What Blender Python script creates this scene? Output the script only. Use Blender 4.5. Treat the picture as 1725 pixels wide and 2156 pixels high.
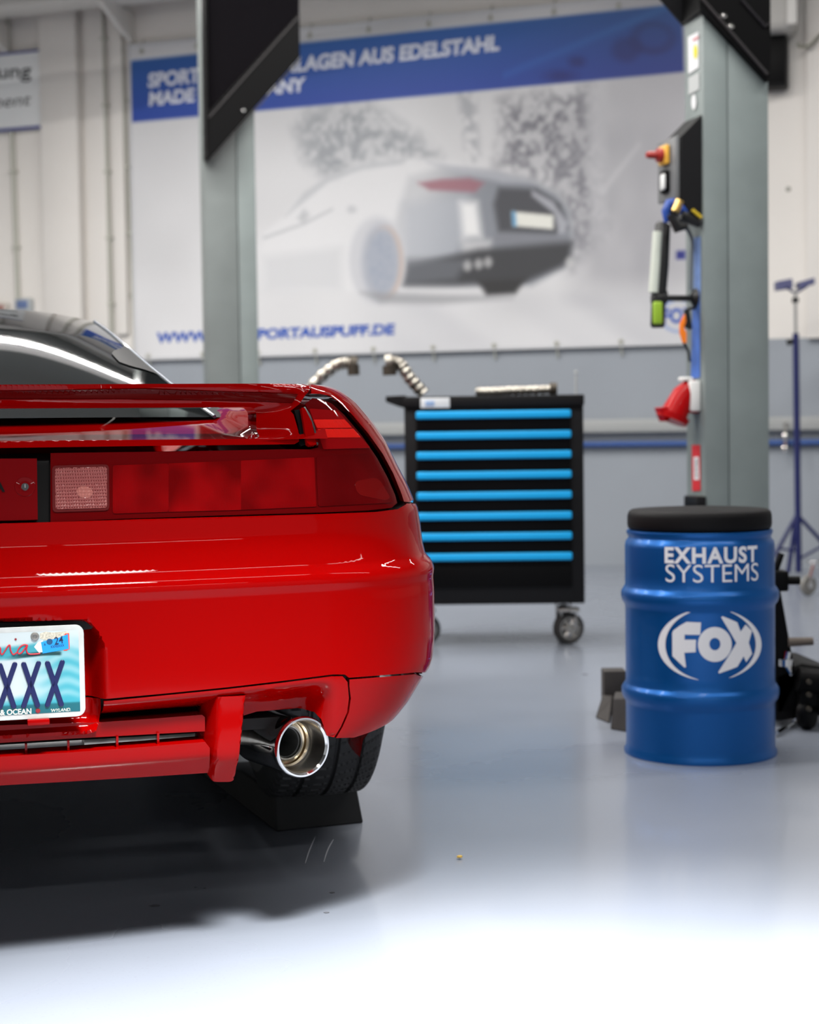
import bpy, bmesh, math, random
import numpy as np
from mathutils import Vector, Matrix
from mathutils.geometry import delaunay_2d_cdt

random.seed(7)
SC = bpy.context.scene
COL = SC.collection
for o in list(bpy.data.objects):
    bpy.data.objects.remove(o)

# ------------------------------------------------------------------ camera
CAM_H, FPX = 0.90, 3500.0
PITCH, ROLL = math.atan(173 / 3500), 0.0135
_r0 = Vector((1, 0, 0)); _u0 = Vector((0, math.sin(PITCH), math.cos(PITCH)))
FW = Vector((0, math.cos(PITCH), -math.sin(PITCH)))
RT = _r0 * math.cos(ROLL) - _u0 * math.sin(ROLL)
UP = _u0 * math.cos(ROLL) + _r0 * math.sin(ROLL)
EYE = Vector((0, 0, CAM_H))
cd = bpy.data.cameras.new('camera'); cam = bpy.data.objects.new('camera', cd); COL.objects.link(cam)
cam.matrix_world = Matrix(((RT.x, UP.x, -FW.x, 0), (RT.y, UP.y, -FW.y, 0), (RT.z, UP.z, -FW.z, CAM_H), (0, 0, 0, 1)))
cd.sensor_fit = 'HORIZONTAL'; cd.sensor_width = 24.0; cd.lens = 24 * FPX / 1725
cd.dof.use_dof = True; cd.dof.focus_distance = 2.92; cd.dof.aperture_fstop = 3.4
cd.clip_start = 0.05
SC.camera = cam

# ------------------------------------------------------------------ light and exposure
SC.view_settings.view_transform = 'Standard'; SC.view_settings.look = 'None'
SC.view_settings.gamma = 1.0; SC.view_settings.exposure = 0.0; SC.view_settings.use_curve_mapping = False
w = bpy.data.worlds.new('daylight'); SC.world = w; w.use_nodes = True
w.node_tree.nodes['Background'].inputs[0].default_value = (0.86, 0.93, 1.0, 1)
w.node_tree.nodes['Background'].inputs[1].default_value = 0.38
TUBE_W = 58.0        # each ceiling strip light
FLOOR_SPOT_W = 2700.0        # added unseen spot that whitens the foreground floor, no real fixture

def area(name, loc, sx, sy, power, rz=0.0, col=(1, 0.97, 0.93), spread=None):
    l = bpy.data.lights.new(name, 'AREA'); l.shape = 'RECTANGLE'; l.size = sx; l.size_y = sy
    l.energy = power; l.color = col
    if spread: l.spread = spread
    o = bpy.data.objects.new(name, l); COL.objects.link(o); o.location = loc; o.rotation_euler = (0, 0, rz)
    return o

TUBE_ROT = math.radians(15)
TUBES = [(0.0 + a * math.cos(TUBE_ROT), y + a * math.sin(TUBE_ROT)) for y in (-3.5, 1.5, 4.6, 7.4) for a in (-4.2, -1.8, 0.6, 3.0)]
TUBES += [(-4.06, 8.61), (-1.74, 9.23)]
TUBE_P = [0.58] * 8 + [1.4, 1.4, 1.4, 0.8] + [1.9, 1.9, 1.5, 0.5] + [1.3] * 2
for k, (x, y) in enumerate(TUBES):
    area('strip_lamp', (x, y, 4.02 if k < 16 else 3.62), 2.2, 0.16, TUBE_W * TUBE_P[k], TUBE_ROT)
sp = bpy.data.lights.new('floor_whitening_spot', 'SPOT'); sp.energy = FLOOR_SPOT_W; sp.spot_size = math.radians(70); sp.spot_blend = 0.6
sp.shadow_soft_size = 0.3; sp.color = (1, 0.99, 0.97)
spo = bpy.data.objects.new('floor_whitening_spot', sp); COL.objects.link(spo); spo.location = (0.22, 1.5, 2.9)
spo.rotation_euler = (0, 0, 0)

# ------------------------------------------------------------------ helpers
def ray(px, py):
    return FW + RT * ((px - 862.5) / FPX) + UP * ((1078 - py) / FPX)
def at(px, py, Y):
    d = ray(px, py); return EYE + d * (Y / d.y)
def on_z(px, py, z=0.0):
    d = ray(px, py); return EYE + d * ((z - CAM_H) / d.z)
def on_plane(px, py, p0, n):
    d = ray(px, py); return EYE + d * ((p0 - EYE).dot(n) / d.dot(n))
def proj(p):
    q = p - EYE; c = q.dot(FW)
    return 862.5 + FPX * q.dot(RT) / c, 1078 - FPX * q.dot(UP) / c

def lin(c):
    c = c / 255.0
    return c / 12.92 if c <= 0.04045 else ((c + 0.055) / 1.055) ** 2.4
def C(r, g, b): return (lin(r), lin(g), lin(b), 1)

MATS = {}
def mat(name, color, rough=0.5, metal=0.0, coat=0.0, cior=None, noise=None, bump=None, emit=None, spec=None, coat_rough=0.03, vcol=None, trans=0.0, ior=None, alpha=1.0):
    m = bpy.data.materials.new(name); m.use_nodes = True; nt = m.node_tree; b = nt.nodes['Principled BSDF']
    b.inputs['Base Color'].default_value = color; b.inputs['Roughness'].default_value = rough
    b.inputs['Metallic'].default_value = metal; b.inputs['Coat Weight'].default_value = coat
    b.inputs['Coat Roughness'].default_value = coat_rough
    if spec is not None: b.inputs['Specular IOR Level'].default_value = spec
    if ior: b.inputs['IOR'].default_value = ior
    if cior: b.inputs['Coat IOR'].default_value = cior
    if trans: b.inputs['Transmission Weight'].default_value = trans
    if alpha < 1: b.inputs['Alpha'].default_value = alpha
    tc = nt.nodes.new('ShaderNodeTexCoord')
    if noise:   # (scale, amount, detail)
        n = nt.nodes.new('ShaderNodeTexNoise'); n.inputs['Scale'].default_value = noise[0]; n.inputs['Detail'].default_value = noise[2]
        nt.links.new(tc.outputs['Object'], n.inputs['Vector'])
        mx = nt.nodes.new('ShaderNodeMix'); mx.data_type = 'RGBA'; mx.blend_type = 'MULTIPLY'
        rp = nt.nodes.new('ShaderNodeMapRange'); rp.inputs[1].default_value = 0.3; rp.inputs[2].default_value = 0.7
        rp.inputs[3].default_value = 1 - noise[1]; rp.inputs[4].default_value = 1.0
        nt.links.new(n.outputs['Fac'], rp.inputs[0])
        mx.inputs[0].default_value = 1.0
        mx.inputs[6].default_value = color
        nt.links.new(rp.outputs[0], mx.inputs[7]); nt.links.new(mx.outputs[2], b.inputs['Base Color'])
    if vcol:
        a = nt.nodes.new('ShaderNodeVertexColor'); a.layer_name = vcol
        nt.links.new(a.outputs[0], b.inputs['Base Color'])
    if bump:    # (scale, strength, distance)
        n = nt.nodes.new('ShaderNodeTexNoise'); n.inputs['Scale'].default_value = bump[0]; n.inputs['Detail'].default_value = 3
        nt.links.new(tc.outputs['Object'], n.inputs['Vector'])
        bp = nt.nodes.new('ShaderNodeBump'); bp.inputs['Strength'].default_value = bump[1]; bp.inputs['Distance'].default_value = bump[2]
        nt.links.new(n.outputs['Fac'], bp.inputs['Height']); nt.links.new(bp.outputs[0], b.inputs['Normal'])
    if emit:
        b.inputs['Emission Color'].default_value = emit[0]; b.inputs['Emission Strength'].default_value = emit[1]
    MATS[name] = m
    return m

def tag(o, label=None, cat=None, group=None, kind=None):
    if label: o['label'] = label
    if cat: o['category'] = cat
    if group: o['group'] = group
    if kind: o['kind'] = kind
    return o

PM = {}      # world matrix of every empty or parent part
def empty(name, loc=(0, 0, 0), rz=0.0, label=None, cat=None, group=None):
    o = bpy.data.objects.new(name, None); COL.objects.link(o); o.empty_display_size = 0.1
    o.location = loc; o.rotation_euler = (0, 0, rz)
    PM[o.name] = Matrix.Translation(Vector(loc)) @ Matrix.Rotation(rz, 4, 'Z')
    return tag(o, label, cat, group)

class MB:
    """collects geometry in world space, becomes one mesh object"""
    def __init__(s): s.v = []; s.f = []; s.m = []
    def add(s, vs, fs, mi=0):
        n = len(s.v); s.v += [Vector(p) for p in vs]; s.f += [[i + n for i in f] for f in fs]; s.m += [mi] * len(fs)
    def bm(s, bm, M=Matrix.Identity(4), mi=0):
        bm.verts.ensure_lookup_table(); bm.verts.index_update()
        s.add([M @ v.co for v in bm.verts], [[v.index for v in f.verts] for f in bm.faces], mi); bm.free()
    def box(s, c, size, ax=None, bev=0.0, seg=2, mi=0):
        bm = bmesh.new(); bmesh.ops.create_cube(bm, size=1.0)
        bmesh.ops.scale(bm, vec=Vector(size), verts=bm.verts)
        if bev > 0: bmesh.ops.bevel(bm, geom=list(bm.edges), offset=bev, segments=seg, profile=0.5, affect='EDGES')
        M = Matrix.Translation(Vector(c))
        if ax is not None: M = M @ ax.to_4x4()
        s.bm(bm, M, mi)
    def lathe(s, prof, c, axis=Vector((0, 0, 1)), n=48, close=False, mi=0):
        axis = Vector(axis).normalized(); q = axis.to_track_quat('Z', 'Y'); c = Vector(c)
        vs = []; fs = []
        for (r, h) in prof:
            for k in range(n):
                a = 2 * math.pi * k / n
                vs.append(c + q @ Vector((r * math.cos(a), r * math.sin(a), h)))
        m = len(prof)
        for i in range(m - 1 if not close else m):
            for k in range(n):
                a, b = i * n, ((i + 1) % m) * n
                fs.append([a + k, a + (k + 1) % n, b + (k + 1) % n, b + k])
        s.add(vs, fs, mi)
    def tube(s, pts, r, n=12, cap=True, mi=0):
        pts = [Vector(p) for p in pts]; m = len(pts); rs = r if isinstance(r, (list, tuple)) else [r] * m
        t0 = (pts[1] - pts[0]).normalized(); nrm = t0.orthogonal().normalized(); vs = []; fs = []
        for i, p in enumerate(pts):
            t = (pts[min(i + 1, m - 1)] - pts[max(i - 1, 0)]).normalized()
            nrm = (nrm - t * nrm.dot(t)).normalized(); b = t.cross(nrm)
            for k in range(n):
                a = 2 * math.pi * k / n
                vs.append(p + (nrm * math.cos(a) + b * math.sin(a)) * rs[i])
        for i in range(m - 1):
            for k in range(n):
                fs.append([i * n + k, i * n + (k + 1) % n, (i + 1) * n + (k + 1) % n, (i + 1) * n + k])
        if cap: fs.append(list(range(n))[::-1]); fs.append([(m - 1) * n + k for k in range(n)])
        s.add(vs, fs, mi)
    def prism(s, poly, off, mi=0):
        """planar outline (world points) extruded by off"""
        poly = [Vector(p) for p in poly]; off = Vector(off); n = len(poly)
        fs = [list(range(n)), [n + i for i in range(n)][::-1]]
        fs += [[i, i + n, (i + 1) % n + n, (i + 1) % n] for i in range(n)]
        s.add(poly + [p + off for p in poly], fs, mi)
    def build(s, name, m, parent=None, smooth=35, bev=0.0, sub=0):
        me = bpy.data.meshes.new(name)
        M = PM[parent.name].inverted() if parent else None
        loc = None
        if parent is None:
            xs = [p for p in s.v]; mn = Vector((min(p.x for p in xs), min(p.y for p in xs), min(p.z for p in xs)))
            mx = Vector((max(p.x for p in xs), max(p.y for p in xs), max(p.z for p in xs)))
            loc = Vector(((mn.x + mx.x) / 2, (mn.y + mx.y) / 2, mn.z)); M = Matrix.Translation(-loc)
        me.from_pydata([tuple(M @ p) for p in s.v], [], s.f)
        ms = m if isinstance(m, (list, tuple)) else [m]
        for q in ms: me.materials.append(q)
        if len(ms) > 1: me.polygons.foreach_set('material_index', s.m)
        bm = bmesh.new(); bm.from_mesh(me); bmesh.ops.recalc_face_normals(bm, faces=bm.faces) if smooth != 'keep' else None
        bm.to_mesh(me); bm.free()
        if smooth:
            me.polygons.foreach_set('use_smooth', [True] * len(me.polygons))
            me.set_sharp_from_angle(angle=math.radians(35 if smooth == 'keep' else smooth))
        o = bpy.data.objects.new(name, me); COL.objects.link(o)
        if parent: o.parent = parent; PM[o.name] = PM[parent.name].copy()
        else: o.location = loc; PM[o.name] = Matrix.Translation(loc)
        if bev: b = o.modifiers.new('bevel', 'BEVEL'); b.width = bev; b.segments = 2; b.limit_method = 'ANGLE'
        if sub: b = o.modifiers.new('sub', 'SUBSURF'); b.levels = sub; b.render_levels = sub
        return o

def part(name, m, parent, fn, **kw):
    mb = MB(); fn(mb); return mb.build(name, m, parent, **kw)

def copy_tree(o, parent=None):
    c = o.copy(); COL.objects.link(c); c.parent = parent
    for ch in [x for x in COL.objects if x.parent is o]: copy_tree(ch, c)
    return c

def text_geo(s, bold=0.0, shear=0.0, space=1.0):
    cu = bpy.data.curves.new('t', 'FONT'); cu.body = s; cu.offset = bold; cu.shear = shear; cu.space_character = space
    cu.resolution_u = 6; cu.size = 1.0
    ob = bpy.data.objects.new('t', cu); COL.objects.link(ob)
    dg = bpy.context.evaluated_depsgraph_get(); dg.update()
    me = bpy.data.meshes.new_from_object(ob.evaluated_get(dg))
    vs = [Vector(v.co) for v in me.vertices]; fs = [list(p.vertices) for p in me.polygons]
    bpy.data.objects.remove(ob); bpy.data.curves.remove(cu); bpy.data.meshes.remove(me)
    x0 = min(v.x for v in vs); x1 = max(v.x for v in vs); y0 = min(v.y for v in vs); y1 = max(v.y for v in vs)
    return [((v.x - x0) / (x1 - x0), (v.y - y0) / (y1 - y0)) for v in vs], fs

def quad_text(mb, s, bl, br, tl, n, lift=0.001, **kw):
    """writing stretched between bottom-left, bottom-right and top-left corners"""
    vs, fs = text_geo(s, **kw)
    bl, br, tl = Vector(bl), Vector(br), Vector(tl)
    mb.add([bl + (br - bl) * a + (tl - bl) * b + n * lift for a, b in vs], fs)

def spline(pts, per=8):
    out = []; n = len(pts)
    for i in range(n - 1):
        p0, p1, p2, p3 = (np.array(pts[max(i - 1, 0)], float), np.array(pts[i], float), np.array(pts[i + 1], float), np.array(pts[min(i + 2, n - 1)], float))
        for k in range(per):
            t = k / per
            out.append(tuple(0.5 * ((2 * p1) + (-p0 + p2) * t + (2 * p0 - 5 * p1 + 4 * p2 - p3) * t * t + (-p0 + 3 * p1 - 3 * p2 + p3) * t ** 3)))
    out.append(tuple(float(q) for q in pts[-1]))
    return out

def sst(a, b, x):
    t = max(0.0, min(1.0, (x - a) / (b - a))); return t * t * (3 - 2 * t)

# ------------------------------------------------------------------ materials
M_red = mat('red_car_paint', (0.235, 0.0003, 0.0003, 1), 0.5, 0, 1.0, spec=0.0, coat_rough=0.02, cior=1.22)
M_gap = mat('black_seal', C(5, 4, 5), 0.4, spec=0.1)
M_blackpl = mat('black_plastic', C(16, 16, 17), 0.45, bump=(300, 0.1, 0.001))
M_rubber = mat('tyre_rubber', C(34, 34, 35), 0.62, noise=(40, 0.3, 4))
M_ramp = mat('ramp_rubber', C(30, 30, 31), 0.7, noise=(12, 0.3, 4))
M_chrome = mat('polished_steel', (0.78, 0.76, 0.74, 1), 0.08, 1.0)
M_steel = mat('brushed_steel', (0.45, 0.42, 0.37, 1), 0.3, 1.0, noise=(30, 0.35, 3))
M_gold = mat('heat_tinted_steel', (0.62, 0.50, 0.34, 1), 0.2, 1.0)
M_dark = mat('dark_cavity', C(7, 7, 7), 0.8)
M_glass = mat('tinted_rear_glass', C(30, 34, 34), 0.03, 0, 1.0, coat_rough=0.01)
M_white = mat('white_print', C(232, 232, 236), 0.5)
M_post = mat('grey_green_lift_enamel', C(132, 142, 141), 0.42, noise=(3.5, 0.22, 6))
M_post_shade = mat('shaded_lift_enamel', C(118, 125, 124), 0.42, noise=(3.0, 0.22, 6))  # post enamel darkened: shading on the left column's wider half, put into the colour
M_black = mat('black_enamel', C(11, 11, 12), 0.45, spec=0.08)
M_blackm = mat('matt_black_enamel', C(19, 19, 21), 0.5, spec=0.2)
M_cyan = mat('cyan_trim', C(0, 170, 238), 0.4)
M_drum = mat('blue_drum_paint', C(0, 86, 160), 0.34, 0.55, 0.1)
M_vinyl = mat('black_vinyl', C(13, 12, 14), 0.6, spec=0.15)
M_navy = mat('navy_enamel', C(19, 27, 82), 0.4)
M_wallw = mat('white_wall_paint', C(222, 218, 213), 0.75, noise=(1.5, 0.05, 3))
M_wallg = mat('grey_wall_paint', C(146, 152, 160), 0.6, noise=(1.5, 0.07, 3))
M_conc = mat('pale_conduit', C(176, 176, 166), 0.5)

# floor: grey epoxy with gloss and faint wear
M_floor = mat('grey_epoxy_floor', C(126, 132, 143), 0.3, 0, 0.35, coat_rough=0.12)
nt = M_floor.node_tree; b = nt.nodes['Principled BSDF']; tc = nt.nodes.new('ShaderNodeTexCoord')
n1 = nt.nodes.new('ShaderNodeTexNoise'); n1.inputs['Scale'].default_value = 0.7; n1.inputs['Detail'].default_value = 5
n2 = nt.nodes.new('ShaderNodeTexNoise'); n2.inputs['Scale'].default_value = 160; n2.inputs['Detail'].default_value = 2
mr = nt.nodes.new('ShaderNodeMapRange'); mr.inputs[1].default_value = 0.3; mr.inputs[2].default_value = 0.7; mr.inputs[3].default_value = 0.9; mr.inputs[4].default_value = 1.04
mr2 = nt.nodes.new('ShaderNodeMapRange'); mr2.inputs[1].default_value = 0.25; mr2.inputs[2].default_value = 0.4; mr2.inputs[3].default_value = 0.93; mr2.inputs[4].default_value = 1.0
ml = nt.nodes.new('ShaderNodeMath'); ml.operation = 'MULTIPLY'
mx = nt.nodes.new('ShaderNodeMix'); mx.data_type = 'RGBA'; mx.blend_type = 'MULTIPLY'; mx.inputs[0].default_value = 1; mx.inputs[6].default_value = C(126, 132, 143)
for n in (n1, n2): nt.links.new(tc.outputs['Object'], n.inputs['Vector'])
nt.links.new(n1.outputs['Fac'], mr.inputs[0]); nt.links.new(n2.outputs['Fac'], mr2.inputs[0])
nt.links.new(mr.outputs[0], ml.inputs[0]); nt.links.new(mr2.outputs[0], ml.inputs[1])
nt.links.new(ml.outputs[0], mx.inputs[7]); nt.links.new(mx.outputs[2], b.inputs['Base Color'])
mr3 = nt.nodes.new('ShaderNodeMapRange'); mr3.inputs[1].default_value = 0.3; mr3.inputs[2].default_value = 0.7; mr3.inputs[3].default_value = 0.2; mr3.inputs[4].default_value = 0.42
nt.links.new(n1.outputs['Fac'], mr3.inputs[0]); nt.links.new(mr3.outputs[0], b.inputs['Roughness'])

# ------------------------------------------------------------------ the room
WD = Vector((0.948, -0.319, 0)).normalized()            # along the back wall, to the right
WN = Vector((-0.319, -0.948, 0)).normalized()           # out of the back wall, to the room
_w0 = on_z(1270, 1190, 0)
W0 = Vector((_w0.x, _w0.y, 0))
def wall_at(px, py, off=0.0): return on_plane(px, py, W0 + WN * off, WN)
def wp(a, z, off=0.0): return W0 + WD * a + Vector((0, 0, z)) + WN * off
WAX = Matrix((WD, -WN, Vector((0, 0, 1)))).transposed()  # local x = along, y = into the wall, z = up

fl = MB(); fl.box((0, 4.2, -0.05), (17, 18, 0.1)); tag(fl.build('floor', M_floor, smooth=None), kind='structure')
zp = wall_at(1670, 712).z
wl = MB(); wl.box(wp(-1, zp / 2, -0.1), (15, 0.2, zp), WAX); 
tag(wl.build('wall_back_lower', M_wallg, smooth=None), kind='structure')
wl = MB(); wl.box(wp(-1, (zp + 4.3) / 2, -0.1), (15, 0.2, 4.3 - zp), WAX)
tag(wl.build('wall_back_upper', M_wallw, smooth=None), kind='structure')
M_side = mat('side_wall_paint', C(190, 190, 188), 0.8)
M_ceil = mat('ceiling_paint', C(120, 120, 118), 0.8)
wl = MB(); wl.box((-7.2, 4.5, 2.15), (0.2, 18, 4.3)); tag(wl.build('wall_left', M_side, smooth=None), kind='structure')
wl = MB(); wl.box((7.2, 4.5, 2.15), (0.2, 18, 4.3)); tag(wl.build('wall_right', M_side, smooth=None), kind='structure')
wl = MB(); wl.box((0, 4.2, 4.35), (14.6, 17, 0.1)); tag(wl.build('ceiling', M_ceil, smooth=None), kind='structure')
for k, (x, y) in enumerate(TUBES):
    zl = 4.05 if k < 16 else 3.65
    e = empty('ceiling_light', (x, y, zl), TUBE_ROT, 'white strip lamp on the ceiling above the bay', 'lamp', 'ceiling strip lamps')
    ax = Matrix.Rotation(TUBE_ROT, 3, 'Z')
    part('housing', mat('lamp_housing', C(225, 225, 225), 0.5) if 'lamp_housing' not in MATS else MATS['lamp_housing'], e, lambda mb: mb.box((x, y, zl + 0.06), (2.3, 0.24, 0.12), ax, 0.01))
    for s in (-0.9, 0.9): part('hanger_rod', MATS['lamp_housing'], e, lambda mb: mb.tube([Vector((x, y, zl + 0.1)) + ax @ Vector((s, 0, 0)), Vector((x, y, 4.31)) + ax @ Vector((s, 0, 0))], 0.008, 8))

# pilaster, conduits, joints on the white wall left of the banner
def wall_strip(x0, x1, y0, y1, t, name, m, label=None, cat=None, kind=None, group=None, bev=0.004):
    p0 = wall_at(x0, (y0 + y1) / 2); p1 = wall_at(x1, (y0 + y1) / 2); zt = wall_at((x0 + x1) / 2, y0).z; zb = wall_at((x0 + x1) / 2, y1).z
    a0 = (p0 - W0).dot(WD); a1 = (p1 - W0).dot(WD)
    mb = MB(); mb.box(wp((a0 + a1) / 2, (zt + zb) / 2, t / 2), (abs(a1 - a0), t, abs(zt - zb)), WAX, bev)
    return tag(mb.build(name, m), label, cat, group, kind)
M_joint = mat('wall_joint_filler', C(150, 150, 142), 0.8)
wall_strip(96, 172, -420, 705, 0.09, 'trim_1', M_wallw, kind='structure')
wall_strip(183, 222, -420, 705, 0.035, 'trim_2', M_wallw, kind='structure')
wall_strip(238, 262, -420, 705, 0.045, 'trim_3', M_wallw, kind='structure')
wall_strip(1700, 1790, -420, 712, 0.05, 'trim_4', M_wallw, kind='structure')
def conduit(px0, px1, y0, y1, r, label, clips=()):
    p0 = wall_at(px0, y0, r + 0.01); p1 = wall_at(px1, y1, r + 0.01)
    e = empty('conduit', (p1.x, p1.y, p1.z), 0, label, 'conduit')
    part('pipe', M_conc, e, lambda mb: mb.tube([p0, p1], r, 12))
    for cy in clips:
        t = (cy - y0) / (y1 - y0); c = p0.lerp(p1, t)
        part('clip', M_conc, e, lambda mb: mb.box(c - WN * 0.004, (0.035 + r, 2 * r + 0.012, 0.02), WAX, 0.003))
    return e
conduit(213, 236, -60, 700, 0.013, 'thin grey conduit running down the white wall left of the banner', (80, 220, 360, 500, 640))
conduit(254, 284, 20, 740, 0.010, 'thin pale conduit along the left edge of the banner', (60, 210, 350, 490, 620))
conduit(12, 38, -80, 640, 0.016, 'pale conduit dropping behind the white sign at far left', (360, 520))
# cable tray across the top left
def tray():
    a = wall_at(-160, 25, 0.5); b_ = wall_at(520, -30, 0.5)
    a = Vector((a.x, a.y, a.z)); z = a.z
    e = empty('cable_tray', (a.x, a.y, a.z), 0, 'white perforated cable tray along the top of the wall at upper left', 'cable tray')
    a0 = (a - W0).dot(WD); a1 = a0 + 3.0
    m = mat('tray_enamel', C(214, 211, 205), 0.5)
    def shell(mb):
        mb.box(wp((a0 + a1) / 2, z + 0.03, 0.5), (a1 - a0, 0.004, 0.10), WAX, 0.001)
        mb.box(wp((a0 + a1) / 2, z + 0.03, 0.22), (a1 - a0, 0.004, 0.10), WAX, 0.001)
        mb.box(wp((a0 + a1) / 2, z - 0.02, 0.36), (a1 - a0, 0.28, 0.004), WAX, 0.001)
    part('channel', m, e, shell)
    def holes(mb):
        k = a0 + 0.02
        mb.box(wp((a0 + a1) / 2, z + 0.045, 0.5035), (a1 - a0, 0.002, 0.007), WAX)
    mj = mat('perforated_strip', C(196, 193, 186), 0.6)
    nt = mj.node_tree; wv = nt.nodes.new('ShaderNodeTexWave'); wv.inputs['Scale'].default_value = 7; tc = nt.nodes.new('ShaderNodeTexCoord')
    rp = nt.nodes.new('ShaderNodeValToRGB'); rp.color_ramp.elements[0].color = C(120, 118, 110); rp.color_ramp.elements[1].color = C(206, 203, 196)
    nt.links.new(tc.outputs['Object'], wv.inputs['Vector']); nt.links.new(wv.outputs['Fac'], rp.inputs[0]); nt.links.new(rp.outputs[0], nt.nodes['Principled BSDF'].inputs['Base Color'])
    part('perforation', mj, e, holes, smooth=None)
    for k in (0.35, 1.35, 2.3):
        def br(mb, k=k):
            mb.prism([wp(a0 + k, z - 0.022, 0.005), wp(a0 + k, z - 0.022, 0.48), wp(a0 + k, z - 0.05, 0.48), wp(a0 + k, z - 0.24, 0.005)], WD * 0.04)
        part('bracket', m, e, br)
tray()
# wall duct and the blue air line over the grey paint
def rail(py0, py1, x0, x1, t, name, m, label, cat):
    zc0 = wall_at(1240, py0, t).z; zc1 = wall_at(1240, py1, t).z
    a0 = (wall_at(x0, 937) - W0).dot(WD); a1 = (wall_at(x1, 937) - W0).dot(WD)
    mb = MB(); mb.box(wp((a0 + a1) / 2, (zc0 + zc1) / 2, t / 2), (a1 - a0, t, abs(zc0 - zc1)), WAX, 0.005)
    return tag(mb.build(name, m), label, cat)
rail(884, 911, -200, 1950, 0.07, 'cable_duct', mat('duct_grey', C(158, 160, 160), 0.5), 'long grey cable duct on the grey wall above the blue pipe', 'cable duct')
pz = wall_at(1240, 936, 0.05).z
mb = MB(); a0 = (wall_at(-200, 937) - W0).dot(WD); a1 = (wall_at(1950, 937) - W0).dot(WD)
mb.tube([wp(a0, pz, 0.04), wp(a1, pz, 0.04)], 0.019, 12)
tag(mb.build('air_pipe', mat('blue_pipe', C(36, 74, 138), 0.4)), 'thin blue compressed-air pipe running along the grey wall', 'pipe')
for px in (1654,):
    e = None
    p = wall_at(px, 905, 0.09); q = wall_at(px, 945, 0.09)
    mb = MB(); mb.tube([wall_at(px, 888, 0.085), p, q], 0.012, 10); mb.box(q, (0.035, 0.035, 0.035), WAX, 0.006); mb.box(wall_at(px, 918, 0.085), (0.03, 0.04, 0.03), WAX, 0.006)
    mb.tube([q, q - WN * 0.085], 0.008, 8)
    tag(mb.build('air_valve', M_chrome), 'small chrome air tap on the wall beside the blue stand', 'valve')
# white sign at far left
def sign():
    a = wall_at(-170, 190, 0.06)
    c0, c1, c2, c3 = [wall_at(x, y, 0.05) for x, y in ((-150, 290), (93, 270), (90, 103), (-150, 128))]
    e = empty('wall_sign', tuple(c0), 0, 'white sign with blue edges and black writing at upper left, cut by the frame', 'sign')
    part('panel', mat('sign_white', C(232, 234, 234), 0.4), e, lambda mb: mb.prism([c0, c1, c2, c3], -WN * 0.012), smooth=None)
    part('hanger', M_conc, e, lambda mb: mb.box((c0 + c1 + c2 + c3) / 4 - WN * 0.03, (0.5, 0.045, 0.2), WAX), smooth=None)
    mblue = mat('sign_blue', C(66, 74, 140), 0.5)
    u = Vector((0, 0, 1))
    part('edge_strip', mblue, e, lambda mb: mb.prism([c0 + WN * 0.001, c1 + WN * 0.001, c1 + u * 0.022 + WN * 0.001, c0 + u * 0.022 + WN * 0.001], WN * 0.004), smooth=None)
    part('edge_strip', mblue, e, lambda mb: mb.prism([c3 + WN * 0.001 - u * 0.016, c2 + WN * 0.001 - u * 0.016, c2 + WN * 0.001, c3 + WN * 0.001], WN * 0.004), smooth=None)
    ink = mat('black_ink', C(30, 30, 34), 0.6)
    mb = MB(); quad_text(mb, 'Beschilderung'.replace('Beschilderung', 'Behandlung'), wall_at(-160, 184, 0.05), wall_at(66, 172, 0.05), wall_at(-160, 146, 0.05), WN, 0.002, bold=0.012)
    mb.build('lettering', ink, e, smooth=None)
    mb = MB(); quad_text(mb, 'Management'.replace('Management', 'Equipment'), wall_at(-120, 244, 0.05), wall_at(65, 229, 0.05), wall_at(-120, 212, 0.05), WN, 0.002, shear=0.2, bold=-0.002)
    mb.build('lettering', ink, e, smooth=None)
sign()
def wall_box(x0, y0, x1, y1, t, m, m2, name, label, cat):
    p0 = wall_at(x0, y1); p1 = wall_at(x1, y0); c = (p0 + p1) / 2; wdt = (p1 - p0).dot(WD); h = p1.z - p0.z
    e = empty(name, tuple(c), 0, label, cat)
    part('casing', m, e, lambda mb: mb.box(c + WN * (t / 2 + 0.001), (wdt, t, h), WAX, min(0.012, wdt * 0.15)))
    part('cover', m2, e, lambda mb: mb.box(c + WN * (t + 0.004) + Vector((0, 0, h * 0.12)), (wdt * 0.66, 0.008, h * 0.5), WAX, 0.003))
wall_box(38, 628, 72, 664, 0.05, mat('socket_grey', C(165, 170, 172), 0.5), mat('socket_blue', C(92, 110, 150), 0.5), 'wall_socket', 'grey socket box with a blue cover low on the white wall at far left', 'socket')
wall_box(-8, 638, 22, 672, 0.05, mat('socket_beige', C(190, 184, 176), 0.5), mat('socket_redgrey', C(150, 110, 104), 0.5), 'wall_socket', 'beige socket box at the left edge of the photo above the car roof', 'socket')

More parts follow.
